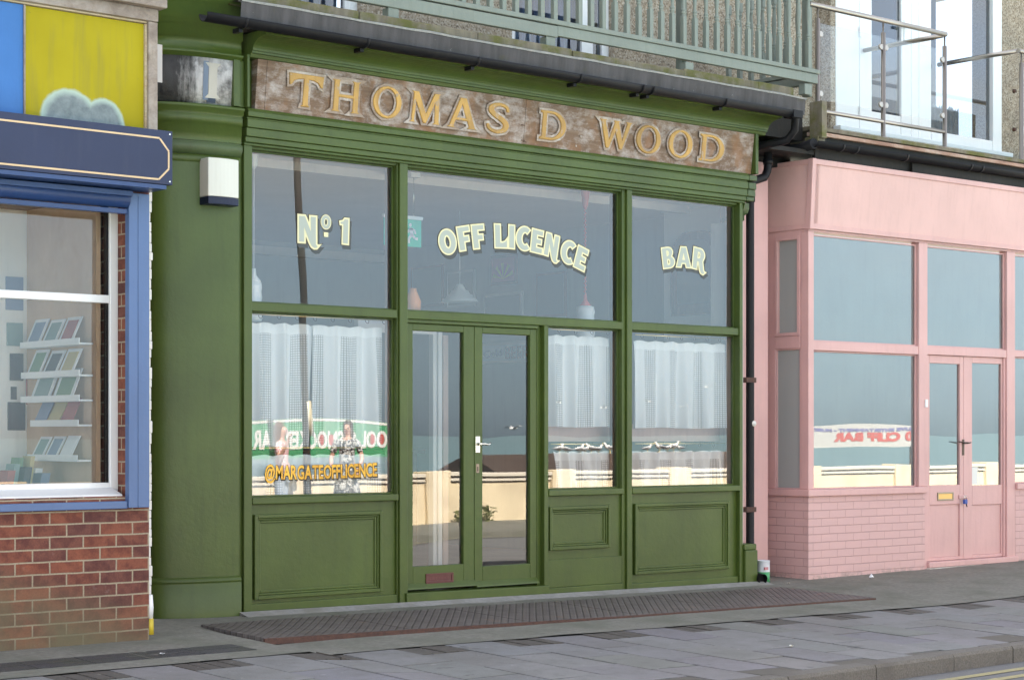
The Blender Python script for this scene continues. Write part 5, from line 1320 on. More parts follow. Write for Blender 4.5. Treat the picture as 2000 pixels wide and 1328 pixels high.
# paint can and litter
can = thing('paint_can', 'white and green paint can standing by the foot of the drainpipe', 'paint can', (X(1491, .02), .02, -.05))
cx, cy, cz = X(1491, .02), .02, gz(5.5, 0) + .004
b = MB(); b.lathe([(.058, 0), (.058, .105)], (cx, cy, cz), 24); b.build('green_label', paint('green_label', (.06, .3, .11), .45, .1, .2), can)
b = MB(); b.lathe([(.0582, .1052), (.0582, .2), (.06, .202), (.06, .208), (.054, .208), (.052, .12), (.001, .119)], (cx, cy, cz), 24, cap=False); b.build('can_body', plain('white_tin', (.7, .71, .75), .35), can)
b = MB(); b.box(cx - .045, cx - .0, cy - .0592, cy - .045, cz + .125, cz + .15); b.build('print', plain('faded_red_print', (.5, .2, .22), .5), can)
for k, (px_, yy, sz, lab, cat, c) in enumerate(((1702, -.33, .05, 'crumpled white paper at the foot of the pink brick wall', 'paper', (.65, .66, .7)), (1540, -.2, .035, 'flat pale wrapper by the cellar cover end', 'wrapper', (.55, .5, .42)), (1868, -3.86, .03, 'orange cigarette end in the gutter by the kerb joint', 'cigarette end', (.6, .3, .1)), (1666, -3.9, .04, 'pale green wrapper in the road below the kerb', 'wrapper', (.35, .5, .42)), (317, -1.66, .03, 'white scrap on the pavement by the dark drain strip', 'paper', (.75, .75, .75)), (1546, -3.2, .035, 'small white scrap lying on the paving slabs', 'paper', (.7, .68, .6)))):
    b = MB(); xx = X(px_, yy); z0 = gz(xx, yy) + (.012 if yy > -2.5 else .006 if yy > -3.7 else -.11)
    if yy < -3.7: z0 = gz(xx, -3.7) - .118 + .07 * (-yy - 3.4) / 3.4
    vs = []
    for i in range(10):
        a = i / 10 * 2 * math.pi; r_ = sz * (.6 + .4 * noise.noise(Vector((k * 5, i, 0)))); vs.append((xx + r_ * math.cos(a) * (1.6 if k in (2, 3) else 1), yy + r_ * .6 * math.sin(a), z0 + sz * .25 * (1 + noise.noise(Vector((i * 2.2, k, 1))))))
    top = b.v((xx, yy, z0 + sz * (.9 if k == 0 else .3))); bot = b.v((xx, yy, z0)); ring = [b.v(p) for p in vs]
    for i in range(10): b.bm.faces.new([ring[i], ring[(i + 1) % 10], top]); b.bm.faces.new([ring[(i + 1) % 10], ring[i], bot])
    o = b.build('litter', plain('litter_tone', c, .7)); tag(o, lab, cat)

# ================================================================== WINDOW LETTERING (painted on the glass)
LGY = GY - .0035
def arcp(cx, cz, a, b_, t0, t1, n=16): return [(cx + a * math.cos(R(t0 + (t1 - t0) * i / n)), cz + b_ * math.sin(R(t0 + (t1 - t0) * i / n))) for i in range(n + 1)]
BLOCK.update({
 'O': (.80, [arcp(.40, .5, .40, .52, 0, 345, 30), arcp(.40, .5, .14, .27, 0, 340, 22)]),
 'F': (.58, [[(0, 0), (.27, 0), (.27, .36), (.50, .36), (.50, .58), (.27, .58), (.27, .78), (.58, .78), (.58, 1), (0, 1)]]),
 'L': (.60, [[(0, 0), (.60, 0), (.60, .38), (.50, .27), (.38, .23), (.27, .23), (.27, 1), (0, 1)]]),
 'I': (.27, [[(0, 0), (.27, 0), (.27, 1), (0, 1)]]),
 'C': (.66, [arcp(.42, .5, .42, .52, 52, 308, 24) + arcp(.44, .5, .17, .28, 305, 55, 20)]),
 'E': (.58, [[(0, 0), (.58, 0), (.58, .23), (.27, .23), (.27, .40), (.50, .40), (.50, .61), (.27, .61), (.27, .78), (.56, .78), (.56, 1), (0, 1)]]),
 'N': (.74, [[(0, 0), (.23, 0), (.23, .48), (.44, -.04), (.50, -.14), (.60, -.20), (.70, -.19), (.79, -.08), (.72, -.09), (.68, -.03), (.68, 1), (.45, 1), (.45, .52), (.25, 1), (0, 1)]]),
 'B': (.64, [[(0, 0), (.34, 0)] + arcp(.36, .28, .28, .28, -85, 60, 12) + arcp(.34, .76, .24, .24, -40, 85, 10) + [(.30, 1), (0, 1)], [(.25, .16), (.25, .42), (.34, .42), (.39, .36), (.39, .22), (.34, .16)], [(.25, .60), (.25, .84), (.31, .84), (.36, .79), (.36, .66), (.31, .60)]]),
 'A': (.80, [[(0, 0), (.24, 0), (.29, .20), (.51, .20), (.56, 0), (.80, 0), (.54, 1), (.26, 1)], [(.34, .38), (.40, .64), (.46, .38)]]),
 'R': (.76, [[(0, 0), (.25, 0), (.25, .36), (.32, .36), (.42, .0), (.50, -.14), (.64, -.18), (.76, -.06), (.68, -.04), (.64, .04), (.55, .42)] + arcp(.36, .70, .27, .30, -35, 88, 12) + [(.30, 1), (0, 1)], [(.25, .54), (.25, .82), (.33, .82), (.38, .76), (.38, .60), (.33, .54)]]),
 '1': (.40, [[(.14, 0), (.40, 0), (.40, 1), (.22, 1), (.14, .90), (0, .86), (.02, .76), (.14, .76)]]),
})
def signwriting(parent, text, pa, pb_, left, mid, right, hpx, heights=None):
    """left/mid/right: photo points on the baseline; hpx: photo points giving cap height"""
    zl, zm, zr = Z(*left, LGY), Z(*mid, LGY), Z(*right, LGY)
    h = Z(hpx[0], hpx[1], LGY) - Z(hpx[0], hpx[2], LGY)
    arc = zm - (zl + zr) / 2; rise = (zr - zl) / 2
    k = h / .21
    return word(text, X(pa, LGY), X(pb_, LGY), (zl + zr) / 2, h, LGY,
         [('letter_shade', M['shadowletter'], .015 * k, .014, -.026, .0030), ('letter_rim', M['inktext'], .0155 * k, 0, 0, .0018),
          ('letter_edge', M['creamletter'], .0105 * k, 0, 0, .0006), ('letter_face', M['greyletter'], -.004 * k, 0, 0, -.0006)], parent, arc=arc, rise=rise, heights=heights, block=True)
signwriting(p1u, 'N', 583, 621, (583, 474), (600, 474), (621, 477), (600, 421, 473))
signwriting(p1u, 'O', 627, 646, (627, 446), (636, 447), (646, 448), (636, 419, 445))
signwriting(p1u, '1', 663, 680, (663, 475), (670, 476), (680, 477), (670, 425, 474))
b = MB(); b.box(X(632, LGY), X(641, LGY), LGY - .002, LGY - .001, Z(636, 463, LGY), Z(636, 454, LGY)); b.build('letter_dot', M['creamletter'], p1u)
signwriting(p2u, 'OFF LICENCE', 862, 1141, (862, 500), (995, 485), (1141, 531), (980, 440, 485))
signwriting(p3u, 'BAR', 1296, 1378, (1296, 525), (1336, 522), (1378, 531), (1330, 483, 522), [1.0, 1.0, 1.06])
zl, zr = Z(520, 935, LGY), Z(736, 929, LGY); hh = Z(630, 906, LGY) - Z(630, 932, LGY)
word('@MARGATEOFFLICENCE', X(518, LGY), X(736, LGY), (zl + zr) / 2, hh, LGY, [('letter_rim', M['inktext'], .010, .004, -.004, .0015), ('letter_face', M['goldleaf'], .0035, 0, 0, 0)], p1l, arc=-.008, rise=(zr - zl) / 2)
# a few specks of paint and bird lime on the glass
# ================================================================== BAR INTERIOR
CY_ = .20
rodm = M['brass']
def rod(label, pa, pb_, py, group='brass curtain rods in the shop windows'):
    t = thing('curtain_rod', label, 'curtain rod', (X(pa, CY_ - .02), CY_ - .02, Z((pa + pb_) / 2, py, CY_)), group)
    z = Z((pa + pb_) / 2, py, CY_); xa, xb = X(pa, CY_), X(pb_, CY_)
    b = MB(); b.tube([(xa, CY_ - .02, z), (xb, CY_ - .02, z)], .0065, 8); b.build('rod', rodm, t)
    n = max(3, int((xb - xa) / .16))
    for i in range(n):
        x = xa + (i + .5) * (xb - xa) / n
        b = MB(); b.tube([(x + .016 * math.cos(a), CY_ - .02 + .004 * math.cos(a * 2), z - .012 + .018 * math.sin(a)) for a in [k / 10 * 2 * math.pi for k in range(11)]], .0022, 5, cap=False); b.build('ring', M['iron'], t)
    return z
def curtain(label, pa, pb_, pt, pbot, seed, folds=5, group='lace half curtains in the shop windows', amp=.034, taper=0, sag=.012, wide=1.25):
    rd = random.Random(seed); xa, xb = X(pa, CY_), X(pb_, CY_); zt, zb = Z((pa + pb_) / 2, pt, CY_), Z((pa + pb_) / 2, pbot, CY_)
    nx, nz = 110, 26; b = MB(); uv = b.bm.loops.layers.uv.new('UVMap'); G_ = []
    ph = [rd.uniform(0, 6.3) for _ in range(4)]
    for i in range(nx + 1):
        s = i / nx; row = []
        for j in range(nz + 1):
            q = j / nz
            x = xa + (xb - xa) * s - taper * q * (s - .5) * 2 + .006 * math.sin(folds * 2 * math.pi * s * .7 + ph[3] + q)
            fall = .35 + .65 * q ** .6
            y = CY_ + amp * fall * (math.sin(folds * 2 * math.pi * s + ph[0] + .5 * q) + .5 * math.sin(folds * 3.7 * math.pi * s + ph[1] - .8 * q))
            pk = abs(math.sin(math.pi * s * folds * 1.2 + ph[2]))
            z = zt - (1 - pk) * sag * max(0, 1 - q * 2.2) - q * (zt - zb) + .004 * math.sin(9 * s + ph[1]) * q
            row.append((b.v((x, y, z)), (xb - xa) * wide * s + seed * .13, (zt - zb) * q))
        G_.append(row)
    for i in range(nx):
        for j in range(nz):
            c = [G_[i][j], G_[i + 1][j], G_[i + 1][j + 1], G_[i][j + 1]]
            f = b.bm.faces.new([k[0] for k in c]); f.smooth = True
            for l, k in zip(f.loops, c): l[uv].uv = (k[1], k[2])
    o = b.build('lace_curtain', M['lace']); tag(o, label, 'curtain', group); return o
rod('upper brass rod in the left bay of the green shop', 488, 764, 620); rod('lower brass rod above the gold lettering in the left bay', 488, 764, 874)
rod('upper brass rod in the narrow window right of the door', 1073, 1200, 646); rod('lower brass rod in the narrow window right of the door', 1073, 1200, 867)
rod('upper brass rod in the right bay of the green shop', 1238, 1415, 658); rod('lower brass rod in the right bay of the green shop', 1238, 1430, 866)
curtain('long white lace curtain at the left of the left bay', 484, 611, 631, 872, 1, 3, taper=.01)
curtain('long white lace curtain at the right of the left bay', 609, 744, 637, 873, 2, 3, taper=-.015)
curtain('short white lace curtain behind the gold lettering in the left bay', 484, 757, 887, 971, 3, 6, taper=-.01)
curtain('long white lace curtain in the narrow window right of the door', 1068, 1200, 656, 834, 4, 4)
curtain('short white lace curtain in the narrow window right of the door', 1078, 1203, 881, 957, 5, 5, amp=.042, taper=.02)
curtain('long white lace curtain in the right bay of the green shop', 1234, 1418, 668, 836, 6, 5)
curtain('short white lace curtain in the right bay of the green shop', 1234, 1424, 880, 955, 7, 6, amp=.042, taper=-.01)
for pa_, pb__, wd_o in ((1068, 1212, w2l), (1232, 1440, w3l)):      # inner rail across the two right-hand windows
    b = MB(); b.box(X(pa_, .30), X(pb__, .30), .285, .31, Z((pa_ + pb__) / 2, 862, .30), Z((pa_ + pb__) / 2, 828, .30)); b.build('inner_rail', M['pinkliner'], wd_o)
# exit sign hung from the ceiling
EYY = .8
ex_ = thing('exit_sign', 'green hanging exit sign with a white running man behind the first mullion', 'sign', (X(788, EYY), EYY, 3.43))
x0, x1 = X(750, EYY), X(823, EYY); z1, z0 = Z(788, 428, EYY), Z(788, 481, EYY)
em = plain('exit_green', (.04, .58, .38), .4)
b = MB(); b.box(x0, x1, EYY, EYY + .012, z0, z1); b.build('panel', em, ex_)
b = MB(); b.box(x0 - .01, x1 + .01, EYY - .012, EYY + .022, z1, z1 + .03); b.build('top_bar', M['white'], ex_, .003)
for px_ in (765, 808):
    b = MB(); b.tube([(X(px_, EYY), EYY, z1 + .03), (X(px_, EYY), EYY, 3.43)], .003, 6); b.build('wire', M['chrome'], ex_)
    b = MB(); b.box(X(px_, EYY) - .05, X(px_, EYY) + .05, EYY - .03, EYY + .04, 3.39, 3.43); b.build('ceiling_mount', M['white'], ex_, .004)
b = MB(); w_ = x1 - x0; hgt = z1 - z0; y = EYY - .003
def lp_(u, v_): return (x0 + w_ * u, y, z0 + hgt * v_)
def limb(p, q, r_):
    d = Vector((q[0] - p[0], 0, q[1] - p[1])); n_ = Vector((-d.z, 0, d.x)).normalized() * r_
    P, Q = Vector(lp_(*p)), Vector(lp_(*q)); b.prism([P - n_, Q - n_, Q + n_, P + n_], (0, .002, 0))
b.prism([lp_(.08, .15), lp_(.25, .15), lp_(.25, .82), lp_(.08, .82)], (0, .002, 0))
b.prism([(lp_(.70 + .035 * math.cos(a), .80 + .07 * math.sin(a))) for a in [k / 10 * 2 * math.pi for k in range(10)]], (0, .002, 0))
for p, q, r_ in (((.71, .70), (.74, .45), .018), ((.74, .45), (.66, .30), .012), ((.66, .30), (.66, .12), .011), ((.74, .45), (.82, .32), .012), ((.82, .32), (.90, .30), .011), ((.71, .68), (.62, .52), .009), ((.62, .52), (.55, .52), .009), ((.72, .68), (.82, .60), .009), ((.82, .6), (.83, .48), .009)): limb(p, q, r_)
b.build('pictogram', M['white'], ex_)
# pendant lamps
def pendant(label, px_, y, pt, zbot, r_, cordm, coil=True):
    x = X(px_, y); zt = Z(px_, pt, y); t = thing('pendant_lamp', label, 'lamp', (x, y, zbot), 'white ribbed pendant lamps in the bar')
    b = MB(); prof = [(.02, zt)]; n = 4
    for k in range(n): z = zt - .015 - (zt - zbot) * k / n; prof += [(r_ * (.92 + .02 * k), z), (r_ * (1 + .02 * k), z - (zt - zbot) / n * .5), (r_ * .93, z - (zt - zbot) / n * .9)]
    b.lathe(prof, (x, y, 0), 20, cap=False); b.build('shade', plain('opal_white', (.8, .83, .85), .35), t)
    b = MB(); pts_ = [(x + .008 * math.cos(k * 1.5), y + .008 * math.sin(k * 1.5), zt + (3.36 - zt) * k / 110) for k in range(111)] if coil else [(x, y, zt), (x, y, 3.43)]
    b.tube(pts_, .0055 if coil else .003, 5); b.build('cord', cordm, t)
    b = MB(); b.lathe([(.008, 3.27), (.025, 3.30), (.04, 3.42), (.04, 3.43)], (x, y, 0), 14); b.build('ceiling_rose', cordm, t)
    b = MB(); b.lathe([(.014, zt + .09), (.018, zt + .04), (.05, zt), (.05, zt - .01)], (x, y, 0), 14); b.build('cap', cordm, t)
redc = plain('red_cord', (.62, .14, .14), .5)
pendant('white ribbed lamp on a red coiled cord in the middle window', 1143, .75, 596, 2.05, .085, redc)
pendant('white lamp cut off by the left frame of the left bay', 496, .5, 548, 2.14, .06, M['white'], False)
b = None
t = thing('pendant_lamp', 'wide pale stepped lamp deep in the bar behind the lettering', 'lamp', (X(898, 2.6), 2.6, 2.3), 'white ribbed pendant lamps in the bar')
x, y, z = X(898, 2.6), 2.6, Z(898, 590, 2.6)
b = MB(); b.lathe([(.18, z), (.16, z + .03), (.14, z + .035), (.12, z + .07), (.10, z + .075), (.08, z + .11), (.06, z + .115), (.03, z + .17)], (x, y, 0), 20, cap=False); b.build('shade', plain('opal_grey', (.75, .77, .78), .4), t)
b = MB(); b.tube([(x, y, z + .17), (x, y, 3.43)], .004, 6); b.build('cord', M['white'], t)
# chimney breast with arched mirror on the party wall
CBX = 5.45
y0, y1 = max(.336, YX(1434, CBX)), YX(1297, CBX)
b = MB(); b.box(CBX, 5.815, y0, y1, .06, 3.43); b.build('chimney_breast', paint('white_wall', (.88, .89, .9), .6, .03, .05), shop)
b = MB(); b.box(CBX - .03, CBX, y0, y1 + .03, Z(1300, 440, YX(1300, CBX)) - .3 + .42, Z(1300, 440, YX(1300, CBX)) + .16); b.build('picture_rail', M['white'], shop, .01)
am = thing('arched_mirror', 'tall dark mirror with rounded top corners on the white chimney breast', 'mirror', (CBX, y0, 2.3))
ya, yb = YX(1410, CBX), YX(1317, CBX); zt, zb = Z(1370, 452, YX(1370, CBX)), Z(1370, 614, YX(1370, CBX))
def archpts(ya, yb, zb, zt, r_):
    p = [(ya, zb), (yb, zb)]
    for k in range(9): a = k / 8 * math.pi / 2; p.append((yb - r_ + r_ * math.cos(a), zt - r_ + r_ * math.sin(a)))
    for k in range(9): a = math.pi / 2 + k / 8 * math.pi / 2; p.append((ya + r_ + r_ * math.cos(a), zt - r_ + r_ * math.sin(a)))
    return p
b = MB(); b.prism([(CBX - .001, yy, zz) for yy, zz in archpts(ya, yb, zb, zt, .22)], (-.04, 0, 0)); b.build('frame', M['brownwood'], am)
b = MB(); b.prism([(CBX - .042, yy, zz) for yy, zz in archpts(ya + .08, yb - .08, zb + .1, zt - .08, .15)], (-.003, 0, 0)); b.build('mirror_glass', plain('dark_mirror', (.3, .32, .33), .08, .8), am)
# pictures and the beer sign on the party wall
def wallpic(label, pa, pb_, pt, pbot, mats, xw=5.895, cat='picture'):
    ya, yb = YX(pb_, xw), YX(pa, xw); pm = (pa + pb_) / 2; ym = YX(pm, xw); zt, zb = Z(pm, pt, ym), Z(pm, pbot, ym)
    t = thing('picture', label, cat, (xw, (ya + yb) / 2, zb), 'pictures on the bar wall')
    b = MB(); b.box(xw - .025, xw - .001, ya, yb, zb, zt); b.build('frame', mats[0], t, .004)
    b = MB(); b.box(xw - .028, xw - .0252, ya + .03, yb - .03, zb + .03, zt - .03); b.build('print', mats[1], t); return t, ya, yb, zb, zt
wm = plain('white_frame', (.7, .7, .7), .5)
t, ya, yb, zb, zt = wallpic('pink picture with yellow rays on the bar wall', 961, 1012, 498, 556, (M['brownwood'], plain('print_pink', (.5, .14, .2), .7)))
b = MB(); cyy, czz = (ya + yb) / 2, zb + .06
for k in range(5):
    a0, a1 = math.pi * (k + .2) / 5, math.pi * (k + .6) / 5; rr_ = (yb - ya) * .4
    b.prism([(5.8655, cyy, czz), (5.8655, cyy + rr_ * math.cos(a0), czz + rr_ * math.sin(a0)), (5.8655, cyy + rr_ * math.cos(a1), czz + rr_ * math.sin(a1))], (.002, 0, 0))
b.build('rays', plain('ray_yellow', (.6, .5, .12), .7), t)
wallpic('white framed blackboard on the bar wall', 948, 1023, 572, 640, (wm, plain('board_grey', (.16, .17, .18), .8)))
wallpic('dark tall picture left of the red pendant cord', 1050, 1108, 532, 620, (M['brownwood'], plain('print_dark', (.1, .1, .1), .8)))
wallpic('large dim picture behind the word OFF', 805, 868, 520, 600, (M['brownwood'], plain('print_dim', (.22, .25, .25), .8)))
wallpic('pale tall picture between dim picture and stepped lamp', 876, 930, 528, 600, (wm, plain('print_pale', (.35, .33, .3), .8)))
t, ya, yb, zb, zt = wallpic('Cold BEER sign seen through the right door leaf', 944, 1040, 668, 709, (wm, plain('beer_blue', (.66, .74, .8), .6)), cat='sign')
BX = Matrix(((0, 1, 0, 5.861), (-1, 0, 0, 0), (0, 0, 1, 0), (0, 0, 0, 1)))      # letters laid on the party wall, reading along -Y
wd_ = yb - ya
word('Cold', -(yb - .06 * wd_), -(yb - .44 * wd_), zb + (zt - zb) * .32, (zt - zb) * .34, 0, [('lettering', plain('beer_script', (.03, .1, .25), .6), .002, 0, 0, 0)], t, rise=.01, xf=BX)
word('BEER', -(yb - .5 * wd_), -(yb - .97 * wd_), zb + (zt - zb) * .2, (zt - zb) * .58, 0, [('lettering', plain('beer_red', (.22, .03, .04), .6), .002, 0, 0, 0)], t, xf=BX)
# inner door frame, bar counter, stool
b = MB(); b.box(X(846, .6), X(853, .6), .6, .66, .06, 2.25); b.box(X(856, .6), X(864, .6), .6, .68, .06, 2.25); b.box(X(700, .6), X(846, .6), .6, .66, 2.1, 2.25); b.build('inner_door_frame', M['white'], shop, .004)
b = MB(); b.box(X(866, .62), X(876, .62), .62, .7, .06, 2.1); b.build('inner_post', M['pinkliner'], shop, .004)
bc = thing('bar_counter', 'dark timber bar counter at the back of the bar room', 'bar counter', (3.4, 5.2, .06))
b = MB(); b.box(2.2, 5.3, 4.9, 5.4, .06, 1.08); b.build('front', M['brownwood'], bc); b = MB(); b.box(2.1, 5.34, 4.8, 5.5, 1.081, 1.13); b.build('counter_top', M['brownwood'], bc, .008)
b = MB(); b.lathe([(.06, 0), (.065, .1), (.03, .18), (.028, .2)], (X(802, .35), .32, TR1 + .002), 12); o = b.build('jar', paint('orange_jar', (.6, .25, .1), .5)); tag(o, 'orange jar on the transom above the left door leaf', 'jar')

# ================================================================== ACROSS THE ROAD (seen in the glass)
def RX(px_, d): return X(px_, d + 2 * GY)
def RZ(px_, py_, d): return Z(px_, py_, d + 2 * GY)
sw_ = thing('sea_wall', 'cream rendered sea wall with pale moulded coping across the road', 'wall', (12, -12.4, -.15))
b = MB(); b.box(-60, 120, -12.62, -12.35, -.3, .50); b.build('wall', M['render'], sw_)
b = MB(); b.box(-60, 120, -12.65, -12.30, .60, .66); b.build('coping', M['coping'], sw_, .01)
b = MB(); b.box(-60, 120, -12.62, -12.345, .5001, .53); b.box(-60, 120, -12.62, -12.345, .57, .5999); b.build('dark_course', M['bandline'], sw_)  # two dark bands between the pale coping, moulding and wall
b = MB(); b.box(-60, 120, -12.63, -12.32, .5301, .5699); b.build('moulding', M['coping'], sw_)
p0 = RX(855, 12.3); dp_ = (RX(1325, 12.3) - p0) / 2
for k in range(-8, 16):
    b = MB(); b.box(p0 + k * dp_ - .27, p0 + k * dp_ + .27, -12.67, -12.28, -.3, .69); b.build('pier', M['render'], sw_, .01)
# pole
pz_ = thing('telegraph_pole', 'dark leaning pole standing by the sea wall across the road', 'pole', (RX(609, 11.6), -11.6, -.14))
b = MB(); xa_, xb_ = RX(606, 11.6), RX(578, 11.6); zt_ = RZ(578, 290, 11.6); k_ = (xb_ - xa_) / (zt_ + .14)
b.tube([(xa_, -11.6, -.14), (xa_ + k_ * 4, -11.6, 3.9), (xa_ + k_ * 9, -11.6, 8.9)], [.062, .055, .045], 12); b.build('shaft', plain('tarred_wood', (.03, .025, .022), .8), pz_)
b = MB(); b.tube([(xa_ + .002, -11.6, RZ(604, 850, 11.6)), (xa_ + k_ * 1.2, -11.6, RZ(604, 785, 11.6))], .072, 12); b.build('pale_band', plain('pale_sleeve', (.65, .58, .42), .6), pz_)
# snooker bar sign
SD_ = 12.95
s1 = thing('roadside_sign', 'green board lettered POOL & SNOOKER BAR above the sea wall, seen mirrored in the glass', 'sign', (RX(620, SD_), -SD_, .6))
x0, x1 = RX(455, SD_), RX(790, SD_); z0, z1 = RZ(620, 893, SD_), RZ(620, 828, SD_)
gm_ = paint('sign_green', (.05, .27, .12), .5, .1, .15); wt = plain('sign_white', (.6, .6, .58), .6); rd_ = plain('sign_red', (.42, .07, .06), .6)
b = MB(); n = 16; top = [(x0 + (x1 - x0) * k / n, z1 + .10 * math.sin(math.pi * k / n)) for k in range(n + 1)]
b.prism([(x0, -SD_, z0)] + [(x1, -SD_, z0)] + [(x, -SD_, z) for x, z in reversed(top)], (0, -.05, 0)); b.build('board', gm_, s1)
b = MB()
for (xa, za), (xb, zb) in zip(top, top[1:]): b.prism([(xa, -SD_ + .006, za - .005), (xb, -SD_ + .006, zb - .005), (xb, -SD_ + .006, zb - .045), (xa, -SD_ + .006, za - .045)], (0, -.004, 0))
b.build('top_border', wt, s1)
FLIP = Matrix(((-1, 0, 0, 0), (0, 1, 0, 0), (0, 0, 1, 0), (0, 0, 0, 1)))       # read from the shop side
word('POOL & SNOOKER BAR', -RX(770, SD_), -RX(494, SD_), z0 + (z1 - z0) * .30, (z1 - z0) * .50, -SD_ + .008, [('lettering', wt, .016, 0, 0, 0)], s1, xf=FLIP)
b = MB()
for px_ in (749, 731, 650, 632): b.prism([(RX(px_ - 1, SD_) + .045 * math.cos(a), -SD_ + .012, z0 + (z1 - z0) * .55 + .09 * math.sin(a)) for a in [k / 12 * 2 * math.pi for k in range(12)]], (0, -.002, 0))
b.build('red_fill', rd_, s1)
for xx in (x0 + .2, x1 - .2): MB().box(xx - .04, xx + .04, -SD_ - .13, -SD_ - .051, -.3, z1).build('post', M['brownwood'], s1)
# cliff bar sign, found by way of the pink front's mirror
def pink_mirror(px_, py_, Yt):
    a = (px_ - 1000) / FPX; e = -(py_ - HOR) / FPX; d = Vector((ST + a * CT, CT - a * ST, e)); n = Vector((math.sin(PHI), math.cos(PHI), 0))
    o = Vector((CAMX, -DIST, CAMZ)); p0_ = Vector((PX0, PY0, 0)) + n * .05; s = (p0_ - o).dot(n) / d.dot(n); h = o + d * s; r = d - 2 * d.dot(n) * n
    return h + r * ((Yt - h.y) / r.y)
q0, q1 = pink_mirror(1560, 850, -SD_), pink_mirror(1812, 850, -SD_)
z1c, z0c = pink_mirror(1690, 832, -SD_).z, pink_mirror(1690, 874, -SD_).z
s2 = thing('roadside_sign', 'white board lettered CLIFF BAR in red above the sea wall', 'sign', ((q0.x + q1.x) / 2, -SD_, .6))
cw = plain('sign_cream', (.42, .42, .41), .6)
b = MB(); n = 16; top = [(q0.x + (q1.x - q0.x) * k / n, z1c + .12 * math.sin(math.pi * k / n) - .06) for k in range(n + 1)]
b.prism([(q0.x, -SD_, z0c), (q1.x, -SD_, z0c)] + [(x, -SD_, z) for x, z in reversed(top)], (0, -.05, 0)); b.build('board', cw, s2)
ha = z1c - z0c
mx0, mx1 = pink_mirror(1800, 850, -SD_).x, pink_mirror(1634, 850, -SD_).x
word('20 CLIFF BAR', -max(mx0, mx1), -min(mx0, mx1), z0c + ha * .30, ha * .38, -SD_ + .008, [('lettering', rd_, .014, 0, 0, 0)], s2, xf=FLIP)
word('LIVE ENTERTAINMENT - MUSIC', -max(q0.x, q1.x) + .5, -min(q0.x, q1.x) - .4, z0c + ha * .76, ha * .13, -SD_ + .008, [('lettering', plain('sign_violet', (.15, .14, .3), .6), .006, 0, 0, 0)], s2, xf=FLIP)
for xx in (q0.x + .3, q1.x - .3): MB().box(xx - .04, xx + .04, -SD_ - .13, -SD_ - .051, -.3, z1c - .06).build('post', M['brownwood'], s2)
# low brown kiosk roof behind the wall, gulls on its ridge
KD = 14.2
kx0, kx1 = RX(935, KD), RX(1440, KD)
ki = thing('beach_kiosk', 'low brown roofed kiosk behind the sea wall', 'kiosk', ((kx0 + kx1) / 2, -KD, -.35))
b = MB(); b.box(kx0 + .2, kx1 - .2, -KD - 1.2, -KD + .6, -.4, .55); b.build('wall', M['brownwood'], ki)
rz = RZ(1150, 886, KD)
b = MB(); b.hexa([(kx0, -KD + .8, .55), (kx0, -KD - .3, rz), (kx0, -KD - 1.4, .55)], [(kx1, -KD + .8, .55), (kx1, -KD - .3, rz), (kx1, -KD - 1.4, .55)]); b.build('roof', wood_board('brown_roof', ((.04, .025, .02), (.06, .04, .03), (.085, .055, .04)), (.1, .08, .06), (2, 6, 2), .3), ki)
gw, gg, gb_ = plain('gull_white', (.8, .8, .78), .7), plain('gull_grey', (.38, .4, .43), .7), plain('gull_yellow', (.7, .45, .08), .6)
def gull():
    t = link(bpy.data.objects.new('seagull', None)); t.empty_display_size = .2
    b = MB(); b.tube([(-.26, 0, .16), (-.18, 0, .17), (-.06, 0, .18), (.05, 0, .19), (.12, 0, .23), (.15, 0, .29), (.17, 0, .33), (.20, 0, .335), (.215, 0, .333)], [.012, .045, .075, .08, .065, .042, .042, .036, .012], 12); o = b.build('body', gw); o.parent = t
    for s in (-1, 1):
        b = MB(); b.tube([(.08, s * .062, .21), (-.05, s * .078, .2), (-.18, s * .05, .175), (-.33, s * .02, .16)], [.03, .04, .03, .006], 8); o = b.build('wing', gg); o.parent = t
        b = MB(); b.tube([(-.0, s * .03, .12), (.0, s * .03, .0), (.05, s * .035, .005)], [.009, .007, .006], 6); o = b.build('leg', gb_); o.parent = t
    b = MB(); b.tube([(.205, 0, .332), (.245, 0, .328), (.262, 0, .318)], [.013, .009, .003], 6); o = b.build('beak', gb_); o.parent = t
    return t
gp = [(1093, 0), (1107, 1), (1136, 0), (1147, 0), (1160, 1), (1173, 0), (1194, 1), (1259, 0), (1283, 1), (1300, 0), (1311, 0), (1324, 1)]
glab = ['leftmost gull on the kiosk ridge', 'second gull from the left on the kiosk ridge, facing the first', 'third gull from the left on the kiosk ridge', 'fourth gull from the left, close to the third on the kiosk ridge', 'fifth gull from the left on the kiosk ridge', 'sixth gull from the left on the kiosk ridge', 'seventh gull from the left, before the gap on the kiosk ridge', 'eighth gull from the left, first after the gap on the kiosk ridge', 'ninth gull from the left on the kiosk ridge', 'tenth gull from the left on the kiosk ridge', 'eleventh gull from the left on the kiosk ridge', 'rightmost gull on the kiosk ridge']
g0 = gull()
for k, (px_, fl) in enumerate(gp):
    g = g0 if k == 0 else copy_tree(g0)
    g.location = (RX(px_, KD + .3), -KD - .3, rz); g.rotation_euler = (0, 0, R(200 if fl else 20) + .3 * math.sin(k * 2.1)); s = .52 + .07 * math.sin(k * 3.3); g.scale = (s, s, s)
    tag(g, glab[k], 'gull', 'gulls sitting on the kiosk roof')
